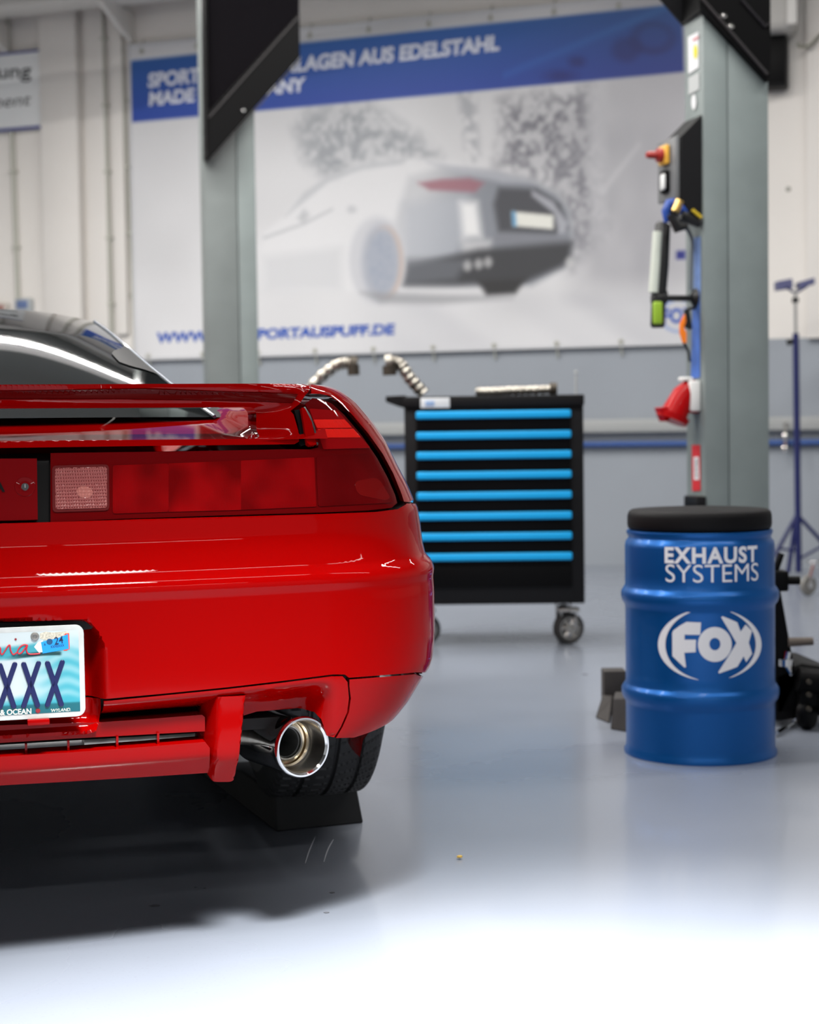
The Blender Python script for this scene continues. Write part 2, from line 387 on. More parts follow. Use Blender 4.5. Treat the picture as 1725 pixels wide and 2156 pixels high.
# ------------------------------------------------------------------ banner with its printed picture
def sd_poly(X, Y, poly):
    P = np.array(poly, float); n = len(P); d = np.full(X.shape, 1e9); ins = np.zeros(X.shape, bool)
    for i in range(n):
        ax_, ay = P[i]; bx, by = P[(i + 1) % n]
        ex, ey = bx - ax_, by - ay; L = ex * ex + ey * ey + 1e-9
        t = np.clip(((X - ax_) * ex + (Y - ay) * ey) / L, 0, 1)
        d = np.minimum(d, (X - ax_ - t * ex) ** 2 + (Y - ay - t * ey) ** 2)
        c = ((ay > Y) != (by > Y)) & (X < (bx - ax_) * (Y - ay) / (by - ay + 1e-12) + ax_)
        ins ^= c
    d = np.sqrt(d); return np.where(ins, -d, d)
def vnoise(X, Y, sx, sy, seed):
    rs = np.random.RandomState(seed); G = rs.rand(256, 256)
    x = X / sx + 50; y = Y / sy + 50
    xi = np.floor(x).astype(int); yi = np.floor(y).astype(int); fx = x - xi; fy = y - yi
    fx = fx * fx * (3 - 2 * fx); fy = fy * fy * (3 - 2 * fy)
    g = lambda i, j: G[i % 256, j % 256]
    return (g(xi, yi) * (1 - fx) + g(xi + 1, yi) * fx) * (1 - fy) + (g(xi, yi + 1) * (1 - fx) + g(xi + 1, yi + 1) * fx) * fy
def sm(a, b, x):
    t = np.clip((x - a) / (b - a), 0, 1); return t * t * (3 - 2 * t)

def banner():
    TL, BL = wall_at(266, 82, 0.04), wall_at(292, 758, 0.04)
    a0 = ((TL + BL) / 2 - W0).dot(WD)
    a1 = (wall_at(1462, 400, 0.04) - W0).dot(WD)
    zt = wall_at(900, 36, 0.04).z; zb = wall_at(900, 738, 0.04).z
    e = empty('banner', tuple(wp(a0, zb, 0.04)), 0, 'large white and blue banner with a printed grey car, stretched on the back wall', 'banner')
    nx, ny = 360, 220
    A = np.linspace(a0, a1, nx); Z = np.linspace(zb, zt, ny)
    verts = []; PX = np.zeros((ny, nx)); PY = np.zeros((ny, nx))
    for j in range(ny):
        for i in range(nx):
            p = wp(A[i], Z[j], 0.04); verts.append(p); PX[j, i], PY[j, i] = proj(p)
    X, Y = PX, PY
    col = np.zeros((ny, nx, 3)); col[:] = (206, 206, 208)
    def over(mask, c, a=1.0):
        m = (mask * a)[..., None]; col[:] = col * (1 - m) + np.array(c, float) * m
    def pmask(poly, soft=6): return np.clip(0.5 - sd_poly(X, Y, poly) / (2 * soft), 0, 1)
    # soft cloudy tone of the sky and the ground snow
    n0 = vnoise(X, Y, 120, 90, 1)
    col += ((n0 - 0.5) * 14)[..., None]
    over(sm(1150, 1400, X) * (1 - sm(560, 640, Y)), (168, 167, 172), 0.75)
    over(sm(600, 640, Y) * sm(700, 900, X) * (vnoise(X * 0.8 - Y * 1.1, Y, 60, 500, 5)), (170, 171, 178), 0.45)
    # bare trees
    leaf = vnoise(X, Y, 17, 19, 2) * 0.5 + vnoise(X, Y, 8, 9, 3) * 0.5
    t1 = pmask([(655, 235), (760, 215), (900, 300), (925, 335), (800, 335), (700, 390), (640, 330), (625, 270)], 24)
    over(t1 * (0.3 + 0.7 * sm(0.3, 0.7, leaf)), (134, 138, 144), 0.75)
    t2 = pmask([(965, 190), (1000, 190), (1010, 330), (985, 350)], 10); over(t2 * sm(0.35, 0.6, leaf), (150, 152, 158), 0.7)
    t3 = pmask([(1060, 215), (1240, 190), (1270, 480), (1200, 560), (1180, 400), (1050, 345), (1060, 300)], 28)
    over(t3 * (0.25 + 0.75 * sm(0.28, 0.68, leaf)), (104, 104, 112), 0.85)
    t4 = pmask([(1180, 300), (1290, 200), (1400, 260), (1400, 600), (1210, 620)], 40); over(t4 * (0.4 + 0.6 * vnoise(X, Y, 30, 60, 8)), (146, 146, 152), 0.55)
    over(pmask([(1236, 190), (1270, 190), (1278, 500), (1240, 500)], 10), (186, 186, 190), 0.6)
    over(pmask([(1262, 400), (1345, 300), (1350, 306), (1270, 412)], 5), (196, 196, 199), 0.5)
    # car: side, tail, dark tail panel, glass line, wheels
    body = [(556, 490), (600, 455), (640, 405), (700, 365), (770, 345), (860, 333), (940, 338), (1040, 362), (1120, 380), (1175, 408), (1200, 445), (1208, 515), (1195, 558), (1120, 600), (1060, 612), (930, 605), (700, 615), (556, 608)]
    over(pmask(body, 6), (214, 214, 216), 0.9)
    over(pmask([(640, 405), (700, 365), (770, 345), (860, 333), (850, 345), (760, 358), (690, 385), (600, 458)], 4), (165, 168, 173), 0.55)
    over(pmask([(556, 540), (720, 520), (720, 610), (556, 612)], 12), (196, 197, 200), 0.7)
    over(pmask([(830, 470), (860, 372), (930, 350), (1040, 362), (1120, 380), (1175, 408), (1200, 445), (1208, 515), (1195, 558), (1120, 600), (860, 606)], 9) * (0.25 + 0.75 * sm(850, 1010, X + (Y - 480) * 0.3)), (128, 132, 140))
    over(pmask([(900, 342), (1040, 362), (1130, 385), (1060, 385), (950, 360)], 6), (172, 174, 182), 0.8)
    over(pmask([(850, 430), (985, 405), (1000, 470), (960, 540), (850, 548)], 16), (172, 176, 184), 0.7)
    over(pmask([(880, 385), (905, 400), (1000, 405), (1020, 385), (990, 375), (930, 377)], 5), (150, 96, 108), 0.85)
    over(pmask([(1050, 395), (1130, 398), (1180, 430), (1195, 480), (1170, 492), (1050, 488), (1040, 430)], 7), (66, 67, 73))
    over(pmask([(1120, 400), (1165, 425), (1196, 470), (1190, 490), (1176, 492), (1168, 450), (1120, 412)], 4), (176, 178, 186), 0.85)
    over(pmask([(1078, 445), (1166, 453), (1166, 483), (1080, 476)], 3), (222, 222, 214))
    over(pmask([(1078, 445), (1086, 446), (1088, 477), (1080, 476)], 2), (90, 150, 190))
    over(pmask([(968, 425), (1005, 425), (1015, 500), (975, 500)], 10), (228, 228, 228), 0.95)
    over(pmask([(970, 505), (1035, 505), (1035, 535), (975, 535)], 8), (196, 196, 198), 0.8)
    over(pmask([(1040, 492), (1200, 500), (1195, 520), (1040, 512)], 5), (120, 122, 130), 0.8)
    over(pmask([(1010, 525), (1205, 510), (1200, 545), (1185, 560), (1110, 592), (960, 600), (850, 600), (860, 560)], 9), (52, 53, 57))
    over(pmask([(855, 545), (990, 545), (960, 590), (850, 600)], 10), (100, 103, 110), 0.8)
    over(pmask([(1005, 590), (1110, 585), (1085, 618), (1025, 622)], 6), (38, 38, 40))
    for cx, cy in ((985, 560), (1008, 556), (1028, 552), (1200, 552)):
        over(np.clip(0.5 - (np.hypot((X - cx), (Y - cy) * 0.8) - 9) / 8, 0, 1), (190, 190, 190), 0.75)
    def ell(cx, cy, rx, ry, soft): return np.clip(0.5 - (np.hypot((X - cx) / rx, (Y - cy) / ry) - 1) * min(rx, ry) / (2 * soft), 0, 1)
    over(ell(795, 548, 60, 92, 6), (192, 193, 198), 0.9)
    over(ell(803, 552, 42, 80, 6), (164, 168, 178), 0.8)
    over(ell(803, 552, 32, 66, 6) * (0.4 + 0.6 * vnoise(X, Y, 9, 9, 11)), (146, 154, 170), 0.8)
    over(ell(812, 552, 38, 76, 3) * (1 - ell(806, 552, 34, 72, 3)), (188, 164, 150), 0.6)
    over(pmask([(760, 615), (1000, 622), (1080, 628), (930, 640), (800, 638)], 7), (140, 141, 145), 0.7)
    over(pmask([(640, 440), (652, 452), (640, 470), (626, 460)], 5), (170, 172, 176), 0.7)
    over(ell(741, 441, 10, 8, 4), (176, 178, 182), 0.7)
    over((1 - sm(0, 1, np.abs(sd_poly(X, Y, [(556, 500), (640, 470), (700, 440), (700, 441), (640, 472), (556, 502)])) / 5)), (170, 172, 176), 0.6)
    # blue band at the top
    top = 128 - (X - 275) * 0.1039; bot = 258 - (X - 275) * 0.0912
    inb = np.clip((Y - top) / 4 + 0.5, 0, 1) * np.clip((bot - Y) / 4 + 0.5, 0, 1) * np.clip((X - 275) / 4 + 0.5, 0, 1)
    inb = inb * np.clip((1436 + (Y - 10) * 0.04 - X) / 3 + 0.5, 0, 1)
    fr = np.clip((Y - top) / (bot - top), 0, 1)[..., None]
    bc = np.array((48, 98, 170.)) * (1 - fr) + np.array((34, 66, 158.)) * fr
    bc = bc - (sm(950, 1450, X)[..., None]) * np.array((0, 14, 28.))
    pipes = ell(1375, 80, 46, 34, 8) * (1 - 0.8 * ell(1378, 78, 34, 24, 8)) + ell(1318, 105, 30, 26, 8) * 0.8 + ell(1215, 130, 18, 12, 6) + ell(1180, 160, 30, 12, 8)
    bc = bc - np.clip(pipes, 0, 1)[..., None] * np.array((6, 22, 30.))
    bc = bc + (np.clip(1 - np.abs((X - 1130) * 0.42 + (Y - 130)) / 14, 0, 1) * (X > 1060))[..., None] * np.array((6, 14, 14.))
    col[:] = col * (1 - inb[..., None]) + bc * inb[..., None]
    # round emblem and small blue square at the lower right
    rr = np.hypot((X - 1430) / 42, (Y - 665) / 36)
    over(np.clip(1 - np.abs(rr - 0.92) / 0.10, 0, 1), (96, 128, 196), 0.9)
    over(pmask([(1424, 528), (1444, 528), (1444, 546), (1424, 546)], 2), (20, 30, 120))
    rgb = np.clip(col, 0, 255) / 255.0
    rgb = np.where(rgb <= 0.04045, rgb / 12.92, ((rgb + 0.055) / 1.055) ** 2.4)
    me = bpy.data.meshes.new('printed_sheet')
    base = wp(a0, zb, 0.04)
    faces = [(j * nx + i, j * nx + i + 1, (j + 1) * nx + i + 1, (j + 1) * nx + i) for j in range(ny - 1) for i in range(nx - 1)]
    me.from_pydata([tuple(p - base) for p in verts], [], faces)
    ca = me.color_attributes.new('print', 'FLOAT_COLOR', 'POINT')
    buf = np.ones((ny * nx, 4), np.float32); buf[:, :3] = rgb.reshape(-1, 3); ca.data.foreach_set('color', buf.ravel())
    me.materials.append(mat('banner_print', (1, 1, 1, 1), 0.55, vcol='print'))
    o = bpy.data.objects.new('printed_sheet', me); COL.objects.link(o); o.parent = e; PM[o.name] = PM[e.name]
    mw = mat('print_pale', C(214, 218, 232), 0.55); mbl = mat('print_blue', C(44, 84, 172), 0.55)
    mb = MB(); quad_text(mb, 'SPORTAUSPUFFANLAGEN AUS EDELSTAHL', wall_at(312, 186, 0.04), wall_at(1052, 107, 0.04), wall_at(312, 154, 0.04), WN, 0.003, bold=0.045, shear=0.06)
    mb.build('lettering', mw, e, smooth=None)
    mb = MB(); quad_text(mb, 'MADE IN GERMANY', wall_at(314, 224, 0.04), wall_at(645, 193, 0.04), wall_at(314, 194, 0.04), WN, 0.003, bold=0.045, shear=0.06)
    mb.build('lettering', mw, e, smooth=None)
    mb = MB(); quad_text(mb, 'WWW.FOX-SPORTAUSPUFF.DE', wall_at(330, 723, 0.04), wall_at(832, 705, 0.04), wall_at(330, 700, 0.04), WN, 0.003, bold=0.045, shear=0.06)
    mb.build('lettering', mbl, e, smooth=None)
    mb = MB(); quad_text(mb, 'FOX', wall_at(1396, 682, 0.04), wall_at(1466, 679, 0.04), wall_at(1396, 650, 0.04), WN, 0.003, bold=0.04)
    mb.build('lettering', mbl, e, smooth=None)
    # hem, eyelets and cords
    hem = mat('banner_hem', C(196, 197, 200), 0.6)
    mb = MB()
    for z in (zt, zb): mb.box(wp((a0 + a1) / 2, z, 0.04), (a1 - a0 + 0.02, 0.008, 0.02), WAX)
    for a in (a0, a1): mb.box(wp(a, (zt + zb) / 2, 0.04), (0.02, 0.008, zt - zb), WAX)
    mb.build('hem', hem, e, smooth=None)
    for k in range(10):
        for z, s in ((zt - 0.05, 1), (zb + 0.02, -1)):
            a = a0 + 0.1 + (a1 - a0 - 0.15) * k / 9
            part('eyelet', M_conc, e, lambda mb: (mb.lathe([(0.008, 0), (0.008, 0.004), (0.017, 0.004), (0.017, 0)], wp(a, z, 0.045), WN, 14, True), mb.tube([wp(a, z, 0.05), wp(a, z + s * 0.09, 0.01)], 0.006, 6)))
    for z in (zt - 0.03, zb + 0.03): part('backing_batten', M_conc, e, lambda mb: mb.box(wp((a0 + a1) / 2, z, 0.019), (a1 - a0, 0.034, 0.03), WAX))
banner()

# ------------------------------------------------------------------ devices on the wall at the upper right
def upper_right():
    Y = 6.9
    a = at(1625, 95, 8.6)
    def wbox(x0, y0, x1, y1, t):
        p0 = wall_at(x0, y1); p1 = wall_at(x1, y0); return p0, p1, (p0 + p1) / 2, (p1 - p0).dot(WD), p1.z - p0.z
    p0, p1, c, wd, h = wbox(1560, -130, 1682, 92, 0)
    e = empty('wall_heater', tuple(wp((c - W0).dot(WD), p0.z)), 0, 'pale grey appliance with a rounded side high on the wall at upper right', 'appliance')
    mg = mat('appliance_grey', C(176, 174, 170), 0.45)
    part('casing', mg, e, lambda mb: mb.box(c + WN * 0.15, (wd, 0.3, h), WAX, 0.05, 4))
    part('front_edge', mat('appliance_white', C(212, 210, 206), 0.4), e, lambda mb: mb.box(wall_at(1668, -20, 0.31), (0.06, 0.03, h * 0.66), WAX, 0.008))
    q = [wall_at(1680, 92, 0.1), wall_at(1688, 98, 0.1), wall_at(1705, 96, 0.1), wall_at(1722, 80, 0.06), wall_at(1740, 50, 0.03), wall_at(1745, -60, 0.03)]
    part('cable', mat('grey_cable', C(120, 120, 108), 0.5), e, lambda mb: mb.tube([Vector(t) for t in spline([tuple(x) for x in q], 6)], 0.011, 8))
    p0, p1, c, wd, h = wbox(1600, 80, 1662, 196, 0)
    e = empty('wall_speaker', tuple(wp((c - W0).dot(WD), p0.z)), 0, 'black box fixed to the white wall below the grey appliance', 'speaker')
    part('casing', M_blackm, e, lambda mb: mb.box(c + WN * 0.08, (wd, 0.16, h), WAX, 0.02, 3))
    part('grille', M_black, e, lambda mb: mb.box(c + WN * 0.162, (wd * 0.86, 0.008, h * 0.86), WAX, 0.003))
    mb = MB(); mb.lathe([(0, 0.01), (0.012, 0.008), (0.016, 0)], wall_at(1660, 398, 0.0), WN, 12); tag(mb.build('wall_plug', M_joint), 'small grey plug in the white wall right of the lift column', 'plug')
upper_right()

# ------------------------------------------------------------------ lift columns
TH = math.radians(15)
CR = Vector((math.cos(TH), math.sin(TH), 0)); CF = Vector((-math.sin(TH), math.cos(TH), 0)); CZ = Vector((0, 0, 1))
CAX = Matrix((CR, CF, CZ)).transposed()
def lift_column(xl, xr, Y, mirror, label):
    p = at(xl, 900, Y); p.z = 0
    q0 = on_plane(xr, 900, p, CF); wid = (q0 - p).dot(CR); dep = 0.165
    e = empty('lift_column', tuple(p + CR * wid / 2), 0, label, 'lift column')
    xs = 0.37 if not mirror else 0.63
    xsm = wid * xs; hi = 4.0
    def c(a, b_, z): return p + CR * a + CF * b_ + CZ * z
    # two folded halves: the wider one stands 6 mm proud
    part('post', M_post if not mirror else M_post_shade, e, lambda mb: mb.box(c(xsm / 2, dep / 2, hi / 2), (xsm - 0.002, dep, hi), CAX, 0.006))
    part('post', M_post, e, lambda mb: mb.box(c((wid + xsm) / 2 + 0.001, dep / 2 + (0.004 if not mirror else 0.006), hi / 2), (wid - xsm - 0.002, dep, hi), CAX, 0.006))
    part('base_plate', M_blackm, e, lambda mb: mb.box(c(wid / 2, dep / 2 - 0.02, 0.01), (wid + 0.14, dep + 0.16, 0.02), CAX, 0.004))
    return e, p, wid, dep, c
PLF = lambda p, off=0.0: (p + CF * off, CF)
eR, pR, wR, dR, cR = lift_column(1484, 1622, 6.2, False, 'grey-green lift column with control box and red socket, behind the blue drum')
eL, pL, wL, dL, cL = lift_column(440, 548, 8.65, True, 'grey-green lift column standing in front of the banner at left')
# carriages with bellows
def onf(px, py, p, off): return on_plane(px, py, p + CF * off, CF)
def carriage_left(e, p):
    off = -0.13
    P = lambda x, y, o=off: onf(x, y, p, o)
    part('carriage_plate', M_black, e, lambda mb: mb.prism([P(434, 240), P(437, 335), P(443, 333), P(632, 120), P(631, 25)], CF * 0.12), bev=0.004)
    part('carriage_edge', mat('steel_edge', C(58, 56, 57), 0.35, 0.3), e, lambda mb: mb.tube([P(440, 248, off - 0.003), P(630, 34, off - 0.003)], 0.005, 8))
    part('carriage_edge', MATS['steel_edge'], e, lambda mb: mb.tube([P(446, 334, off - 0.001), P(633, 124, off - 0.001)], 0.004, 8))
    def bell(mb):
        n = 22; vs = []; fs = []
        for i in range(n * 2 + 1):
            x = 433 + 197 * i / (n * 2); o = off + 0.025 + (0.022 if i % 2 else 0.0)
            yb = 245 - (x - 433) * 1.1 + 12
            vs += [P(x, -150, o), P(x, yb, o)]
        for i in range(n * 2): fs.append([2 * i, 2 * i + 1, 2 * i + 3, 2 * i + 2])
        mb.add(vs, fs)
    part('bellows', mat('bellows_black', C(26, 24, 28), 0.4, spec=0.25), e, bell, smooth=60)
    part('carriage_body', M_dark, e, lambda mb: mb.prism([P(433, -160, off + 0.055), P(437, 318, off + 0.055), P(626, 110, off + 0.055), P(629, -160, off + 0.055)], CF * 0.065), smooth=None)
    part('side_plate', M_black, e, lambda mb: mb.prism([P(429, -160), P(435, 330), P(440, 330), P(434, -160)], CF * 0.12))
    part('bolt', M_chrome, e, lambda mb: mb.lathe([(0, 0.012), (0.010, 0.010), (0.014, 0)], P(513, 233, off - 0.001), -CF, 12))
    # lifting column needs a carrier behind the plate, fixed to the post
    part('carriage_bracket', M_blackm, e, lambda mb: mb.prism([P(440, -150, -0.012), P(440, 300, -0.012), P(546, 200, -0.012), P(546, -150, -0.012)], CF * 0.01), smooth=None)
carriage_left(eL, pL)
def carriage_right(e, p):
    off = -0.03
    P = lambda x, y, o=off: onf(x, y, p, o)
    part('carriage_plate', M_black, e, lambda mb: mb.prism([P(1478, -160), P(1479, 22), P(1618, 172), P(1624, 168), P(1623, -160)], CF * 0.028), bev=0.003)
    part('carriage_edge', MATS['steel_edge'], e, lambda mb: mb.tube([P(1472, -10, off - 0.003), P(1616, 156, off - 0.003)], 0.006, 8))
    part('carriage_edge', MATS['bellows_black'], e, lambda mb: mb.tube([P(1562, 0, off - 0.003), P(1612, 56, off - 0.003), P(1620, 50, off - 0.003)], 0.006, 8))
    bk = off + 0.2
    part('side_plate', M_blackm, e, lambda mb: mb.prism([P(1300, -120, bk), P(1395, 0, bk), P(1442, 54, bk), P(1470, 30, bk), P(1470, -120, bk)], CF * 0.02), bev=0.003)
    part('side_plate', M_black, e, lambda mb: mb.prism([P(1479, -160), P(1479, 22), P(1442, 53, bk), P(1442, -160, bk)], CR * -0.01))
    for x, y in ((1524, 34), (1539, 56)):
        part('bolt', M_chrome, e, lambda mb: mb.lathe([(0, 0.012), (0.010, 0.010), (0.014, 0)], P(x, y, off - 0.001), -CF, 12))
carriage_right(eR, pR)
# control box and fittings on the left side of the right column
def side_pt(px, py, off=0.0):      # plane of the left side face
    return on_plane(px, py, pR - CR * off, CR)
def controls(e):
    P = lambda x, y, o=0.02: onf(x, y, pR, o)
    # box outline seen on its black near side; projects to the left from the side face
    near = [(1479, 240), (1433, 287), (1433, 415), (1452, 452), (1479, 462)]
    mbk = MATS['matt_black_enamel']
    n3 = [P(x, y, 0.01) for x, y in near]
    part('control_box', mbk, e, lambda mb: mb.prism(n3, CF * 0.155), bev=0.004)
    # grey face plate on the far-left front of the box
    a = P(1432, 287, 0.008); b_ = P(1432, 416, 0.008)
    mg = mat('control_face_grey', C(104, 106, 108), 0.45)
    fx = -CR
    part('face_plate', mg, e, lambda mb: mb.box((a + b_) / 2 + CF * 0.085 - CR * 0.008, (0.016, 0.165, (a - b_).length + 0.004), CAX, 0.003))
    ct = (a + b_) / 2 + CF * 0.085 - CR * 0.016
    zz = lambda py: onf(1432, py, pR, 0.08).z
    c1 = Vector((ct.x, ct.y, zz(327))); my = mat('yellow_switch_plate', C(222, 168, 60), 0.45); mr_ = mat('red_switch', C(150, 34, 28), 0.4)
    sw = part('main_switch', my, e, lambda mb: mb.box(c1 - CR * 0.010, (0.018, 0.072, 0.072), CAX, 0.006))
    part('knob', mr_, sw, lambda mb: mb.lathe([(0, 0.062), (0.010, 0.062), (0.014, 0.05), (0.014, 0.02), (0.026, 0.018), (0.027, 0)], c1 - CR * 0.018, -CR, 20))
    c2 = Vector((ct.x, ct.y, zz(383)))
    bt = part('push_button', M_black, e, lambda mb: mb.box(c2 - CR * 0.006, (0.012, 0.06, 0.085), CAX, 0.012, 3))
    part('button_cap', mat('button_white', C(220, 222, 222), 0.4), bt, lambda mb: mb.box(c2 - CR * 0.014, (0.012, 0.035, 0.06), CAX, 0.01, 3))
    # stickers on the side face
    def stick(name, quad, m, off=0.002):
        part(name, m, e, lambda mb: mb.prism([side_pt(x, y, off) for x, y in quad], CR * 0.0015), smooth=None)
    mw = mat('sticker_white', C(214, 216, 218), 0.5)
    stick('sticker', [(1449, 78), (1471, 66), (1471, 142), (1450, 156)], mw)
    stick('sticker', [(1450, 164), (1472, 152), (1472, 188), (1450, 200)], mat('sticker_grey', C(176, 180, 180), 0.5))
    def ell(mb, cx, cy, rx, ry, off):
        vs = [side_pt(cx + rx * math.cos(t * math.pi / 10), cy + ry * math.sin(t * math.pi / 10), off) for t in range(20)]
        mb.prism(vs, CR * 0.001)
    part('warning_disc', mat('sticker_yellow', C(206, 200, 30), 0.5), e, lambda mb: ell(mb, 1464.5, 109, 4.2, 15, 0.0036))
    part('warning_disc', mw, e, lambda mb: ell(mb, 1461, 215, 5, 16, 0.0036))
    mrd = mat('sticker_red', C(190, 40, 46), 0.5)
    stick('sticker_stripe', [(1459, 82), (1470.5, 76), (1470.5, 81), (1459, 87)], mat('sticker_pink', C(206, 130, 134), 0.5), 0.0036)
    stick('warning_label', [(1457, 937), (1474, 937), (1475, 1033), (1458, 1034)], mrd)
    stick('label_panel', [(1461, 962), (1471, 962), (1472, 1010), (1462, 1010)], mw, 0.0036)
    mb = MB(); quad_text(mb, 'ACHTUNG', side_pt(1469.5, 1006, 0.0046), side_pt(1469, 966, 0.0046), side_pt(1464, 1006, 0.0046), -CR, 0.0, bold=0.01)
    mb.build('lettering', mat('sticker_ink', C(40, 40, 44), 0.5), e, smooth=None)
    mbl = mat('blue_label', C(70, 110, 190), 0.5, noise=(18, 0.35, 3))
    stick('instruction_label', [(1462, 500), (1475, 498), (1475, 612), (1461, 612)], mat('pale_blue_label', C(120, 150, 206), 0.5, noise=(20, 0.3, 3)))
    stick('instruction_label', [(1459, 612), (1474, 612), (1474, 795), (1455, 797)], mbl)
    part('post_foot', M_blackm, e, lambda mb: mb.box(side_pt(1464, 1058, 0.02), (0.04, 0.12, 0.05), CAX, 0.006))
    # red power socket
    c0 = cR(0, 0.08, 0)
    def pl(px, py, a=0.06): return onf(px, py, pR, a)
    bx0 = pl(1452, 802); bx1 = pl(1479, 866)
    mwp = mat('socket_white', C(224, 224, 222), 0.4)
    so = part('power_socket', mwp, e, lambda mb: mb.box(Vector((pR.x, pR.y, 0)) + CR * -0.022 + CF * 0.07 + CZ * (bx0.z + bx1.z) / 2, (0.044, 0.085, bx0.z - bx1.z), CAX, 0.008))
    PT = [pl(1446, 806, 0.07), pl(1434, 830, 0.07), pl(1418, 876, 0.07)]
    mred = mat('red_plastic', C(158, 4, 8), 0.3, 0, 0.2, cior=1.3, spec=0.1)
    ax1 = (PT[2] - PT[0]).normalized()
    part('socket_shroud', mred, so, lambda mb: (mb.tube([PT[0] - ax1 * 0.01 + CR * 0.018, PT[0] + ax1 * 0.015 + CR * 0.018, PT[1] + CR * 0.012, PT[2] + CR * 0.0], [0.022, 0.030, 0.042, 0.052], 24),
         mb.tube([PT[2] + ax1 * -0.004, PT[2] + ax1 * 0.02], [0.064, 0.060], 28), mb.box(pl(1454, 842, 0.07), (0.05, 0.07, 0.10), CAX, 0.01)))
    part('socket_lid', mred, so, lambda mb: mb.prism([pl(1391, 858, 0.04), pl(1407, 856, 0.04), pl(1412, 884, 0.04), pl(1402, 888, 0.04)], CF * 0.06), bev=0.003)
    part('clamp', mwp, so, lambda mb: mb.box(pl(1444, 798, 0.07), (0.04, 0.05, 0.014), CAX, 0.004))
controls(eR)
# hanging tools on the right column
def tools():
    P = lambda x, y, a=0.07: onf(x, y, pR, a)
    # air gun with a brass nipple
    p = P(1440, 460)
    e = empty('air_gun', tuple(p), 0, 'blue and black air gun with brass nipple tucked under the control box', 'air gun')
    part('body', mat('tool_blue', C(20, 66, 150), 0.4), e, lambda mb: (mb.tube([P(1404, 468, 0.03), P(1402, 445, 0.03), P(1409, 428, 0.03), P(1428, 424, 0.03)], [0.010, 0.016, 0.017, 0.014], 14), mb.tube([P(1424, 432, 0.03), P(1462, 462, 0.03)], [0.020, 0.018], 14)), smooth=50)
    part('nipple', mat('brass', (0.75, 0.50, 0.17, 1), 0.3, 1.0), e, lambda mb: [mb.lathe([(0, 0), (0.015, 0.0), (0.017, 0.008), (0.015, 0.016), (0.017, 0.024), (0.015, 0.032), (0.016, 0.045), (0, 0.047)], P(1422, 446, -0.03), (P(1432, 422, -0.03) - P(1422, 446, -0.03)), 16)])
    part('grip', M_blackpl, e, lambda mb: (mb.tube([P(1410, 452, 0.0), P(1428, 480, 0.0), P(1446, 476, 0.0)], [0.012, 0.022, 0.012], 12), mb.tube([P(1434, 452, 0.02), P(1474, 470, 0.02)], [0.02, 0.018], 12)), smooth=50)
    part('trigger', mat('tool_yellow', C(214, 184, 40), 0.4), e, lambda mb: mb.tube([P(1458, 442, 0.0), P(1477, 458, 0.0)], 0.006, 8))
    part('hose', mat('grey_hose', C(96, 104, 110), 0.5), e, lambda mb: mb.tube([Vector(t) for t in spline([tuple(P(*q)) for q in ((1440, 474), (1452, 490), (1458, 512), (1456, 560), (1455, 612))], 5)], 0.0075, 8))
    # inspection lamp on its magnet arm
    e = empty('work_lamp', tuple(P(1400, 690)), 0, 'black rechargeable work lamp with green grip on a magnet arm', 'work lamp')
    def ln(a, b_): return [P(*a), P(*b_)]
    part('lamp_head', M_blackpl, e, lambda mb: mb.tube([P(1397, 470), P(1396, 474), P(1393, 560), P(1389, 618)], [0.022, 0.029, 0.028, 0.026], 16), smooth=50)
    part('diffuser', mat('lamp_diffuser', C(196, 202, 192), 0.25), e, lambda mb: mb.tube([P(1385, 488, 0.05), P(1376, 616, 0.05)], [0.018, 0.018], 14), smooth=50)
    part('hinge', M_blackpl, e, lambda mb: (mb.tube(ln((1374, 618), (1404, 618)), 0.012, 12), mb.box(P(1388, 630), (0.055, 0.05, 0.04), CAX, 0.01)), smooth=50)
    part('handle', M_blackpl, e, lambda mb: mb.tube([P(1387, 630), P(1385, 686), P(1385, 690)], [0.027, 0.027, 0.022], 16), smooth=50)
    part('grip', mat('lime_grip', C(140, 176, 44), 0.5), e, lambda mb: mb.box(P(1385, 659, 0.045), (0.036, 0.02, 0.085), CAX, 0.008, 3))
    part('arm', M_blackpl, e, lambda mb: (mb.box((P(1400, 628) + P(1462, 628)) / 2, ((P(1462, 628) - P(1400, 628)).length, 0.022, 0.022), CAX, 0.004)))
    part('magnet_foot', M_blackpl, e, lambda mb: mb.lathe([(0, 0.042), (0.018, 0.042), (0.034, 0.03), (0.042, 0.012), (0.042, 0)], P(1478, 627), -CR, 24))
    # orange lanyard with a black clip
    e = empty('clip_lanyard', tuple(P(1448, 740)), 0, 'orange strap with black clip hanging beside the blue label on the column', 'strap')
    part('strap', mat('orange_webbing', C(246, 128, 20), 0.6), e, lambda mb: mb.prism([P(x, y, 0.05) for x, y in ((1443, 662), (1434, 680), (1433, 700), (1440, 722), (1446, 722), (1446, 700), (1441, 690), (1446, 676))], CF * 0.012))
    part('clip', M_blackpl, e, lambda mb: mb.prism([P(x, y, 0.045) for x, y in ((1444, 652), (1452, 648), (1459, 690), (1456, 694), (1442, 688), (1446, 676))], CF * 0.02), bev=0.002)
    part('cord', M_blackpl, e, lambda mb: mb.tube([P(1440, 720), P(1450, 740), P(1453, 762)], 0.005, 8))
    part('hook', M_blackpl, e, lambda mb: mb.tube([P(1450, 650), P(1480, 646)], 0.006, 8))
tools()

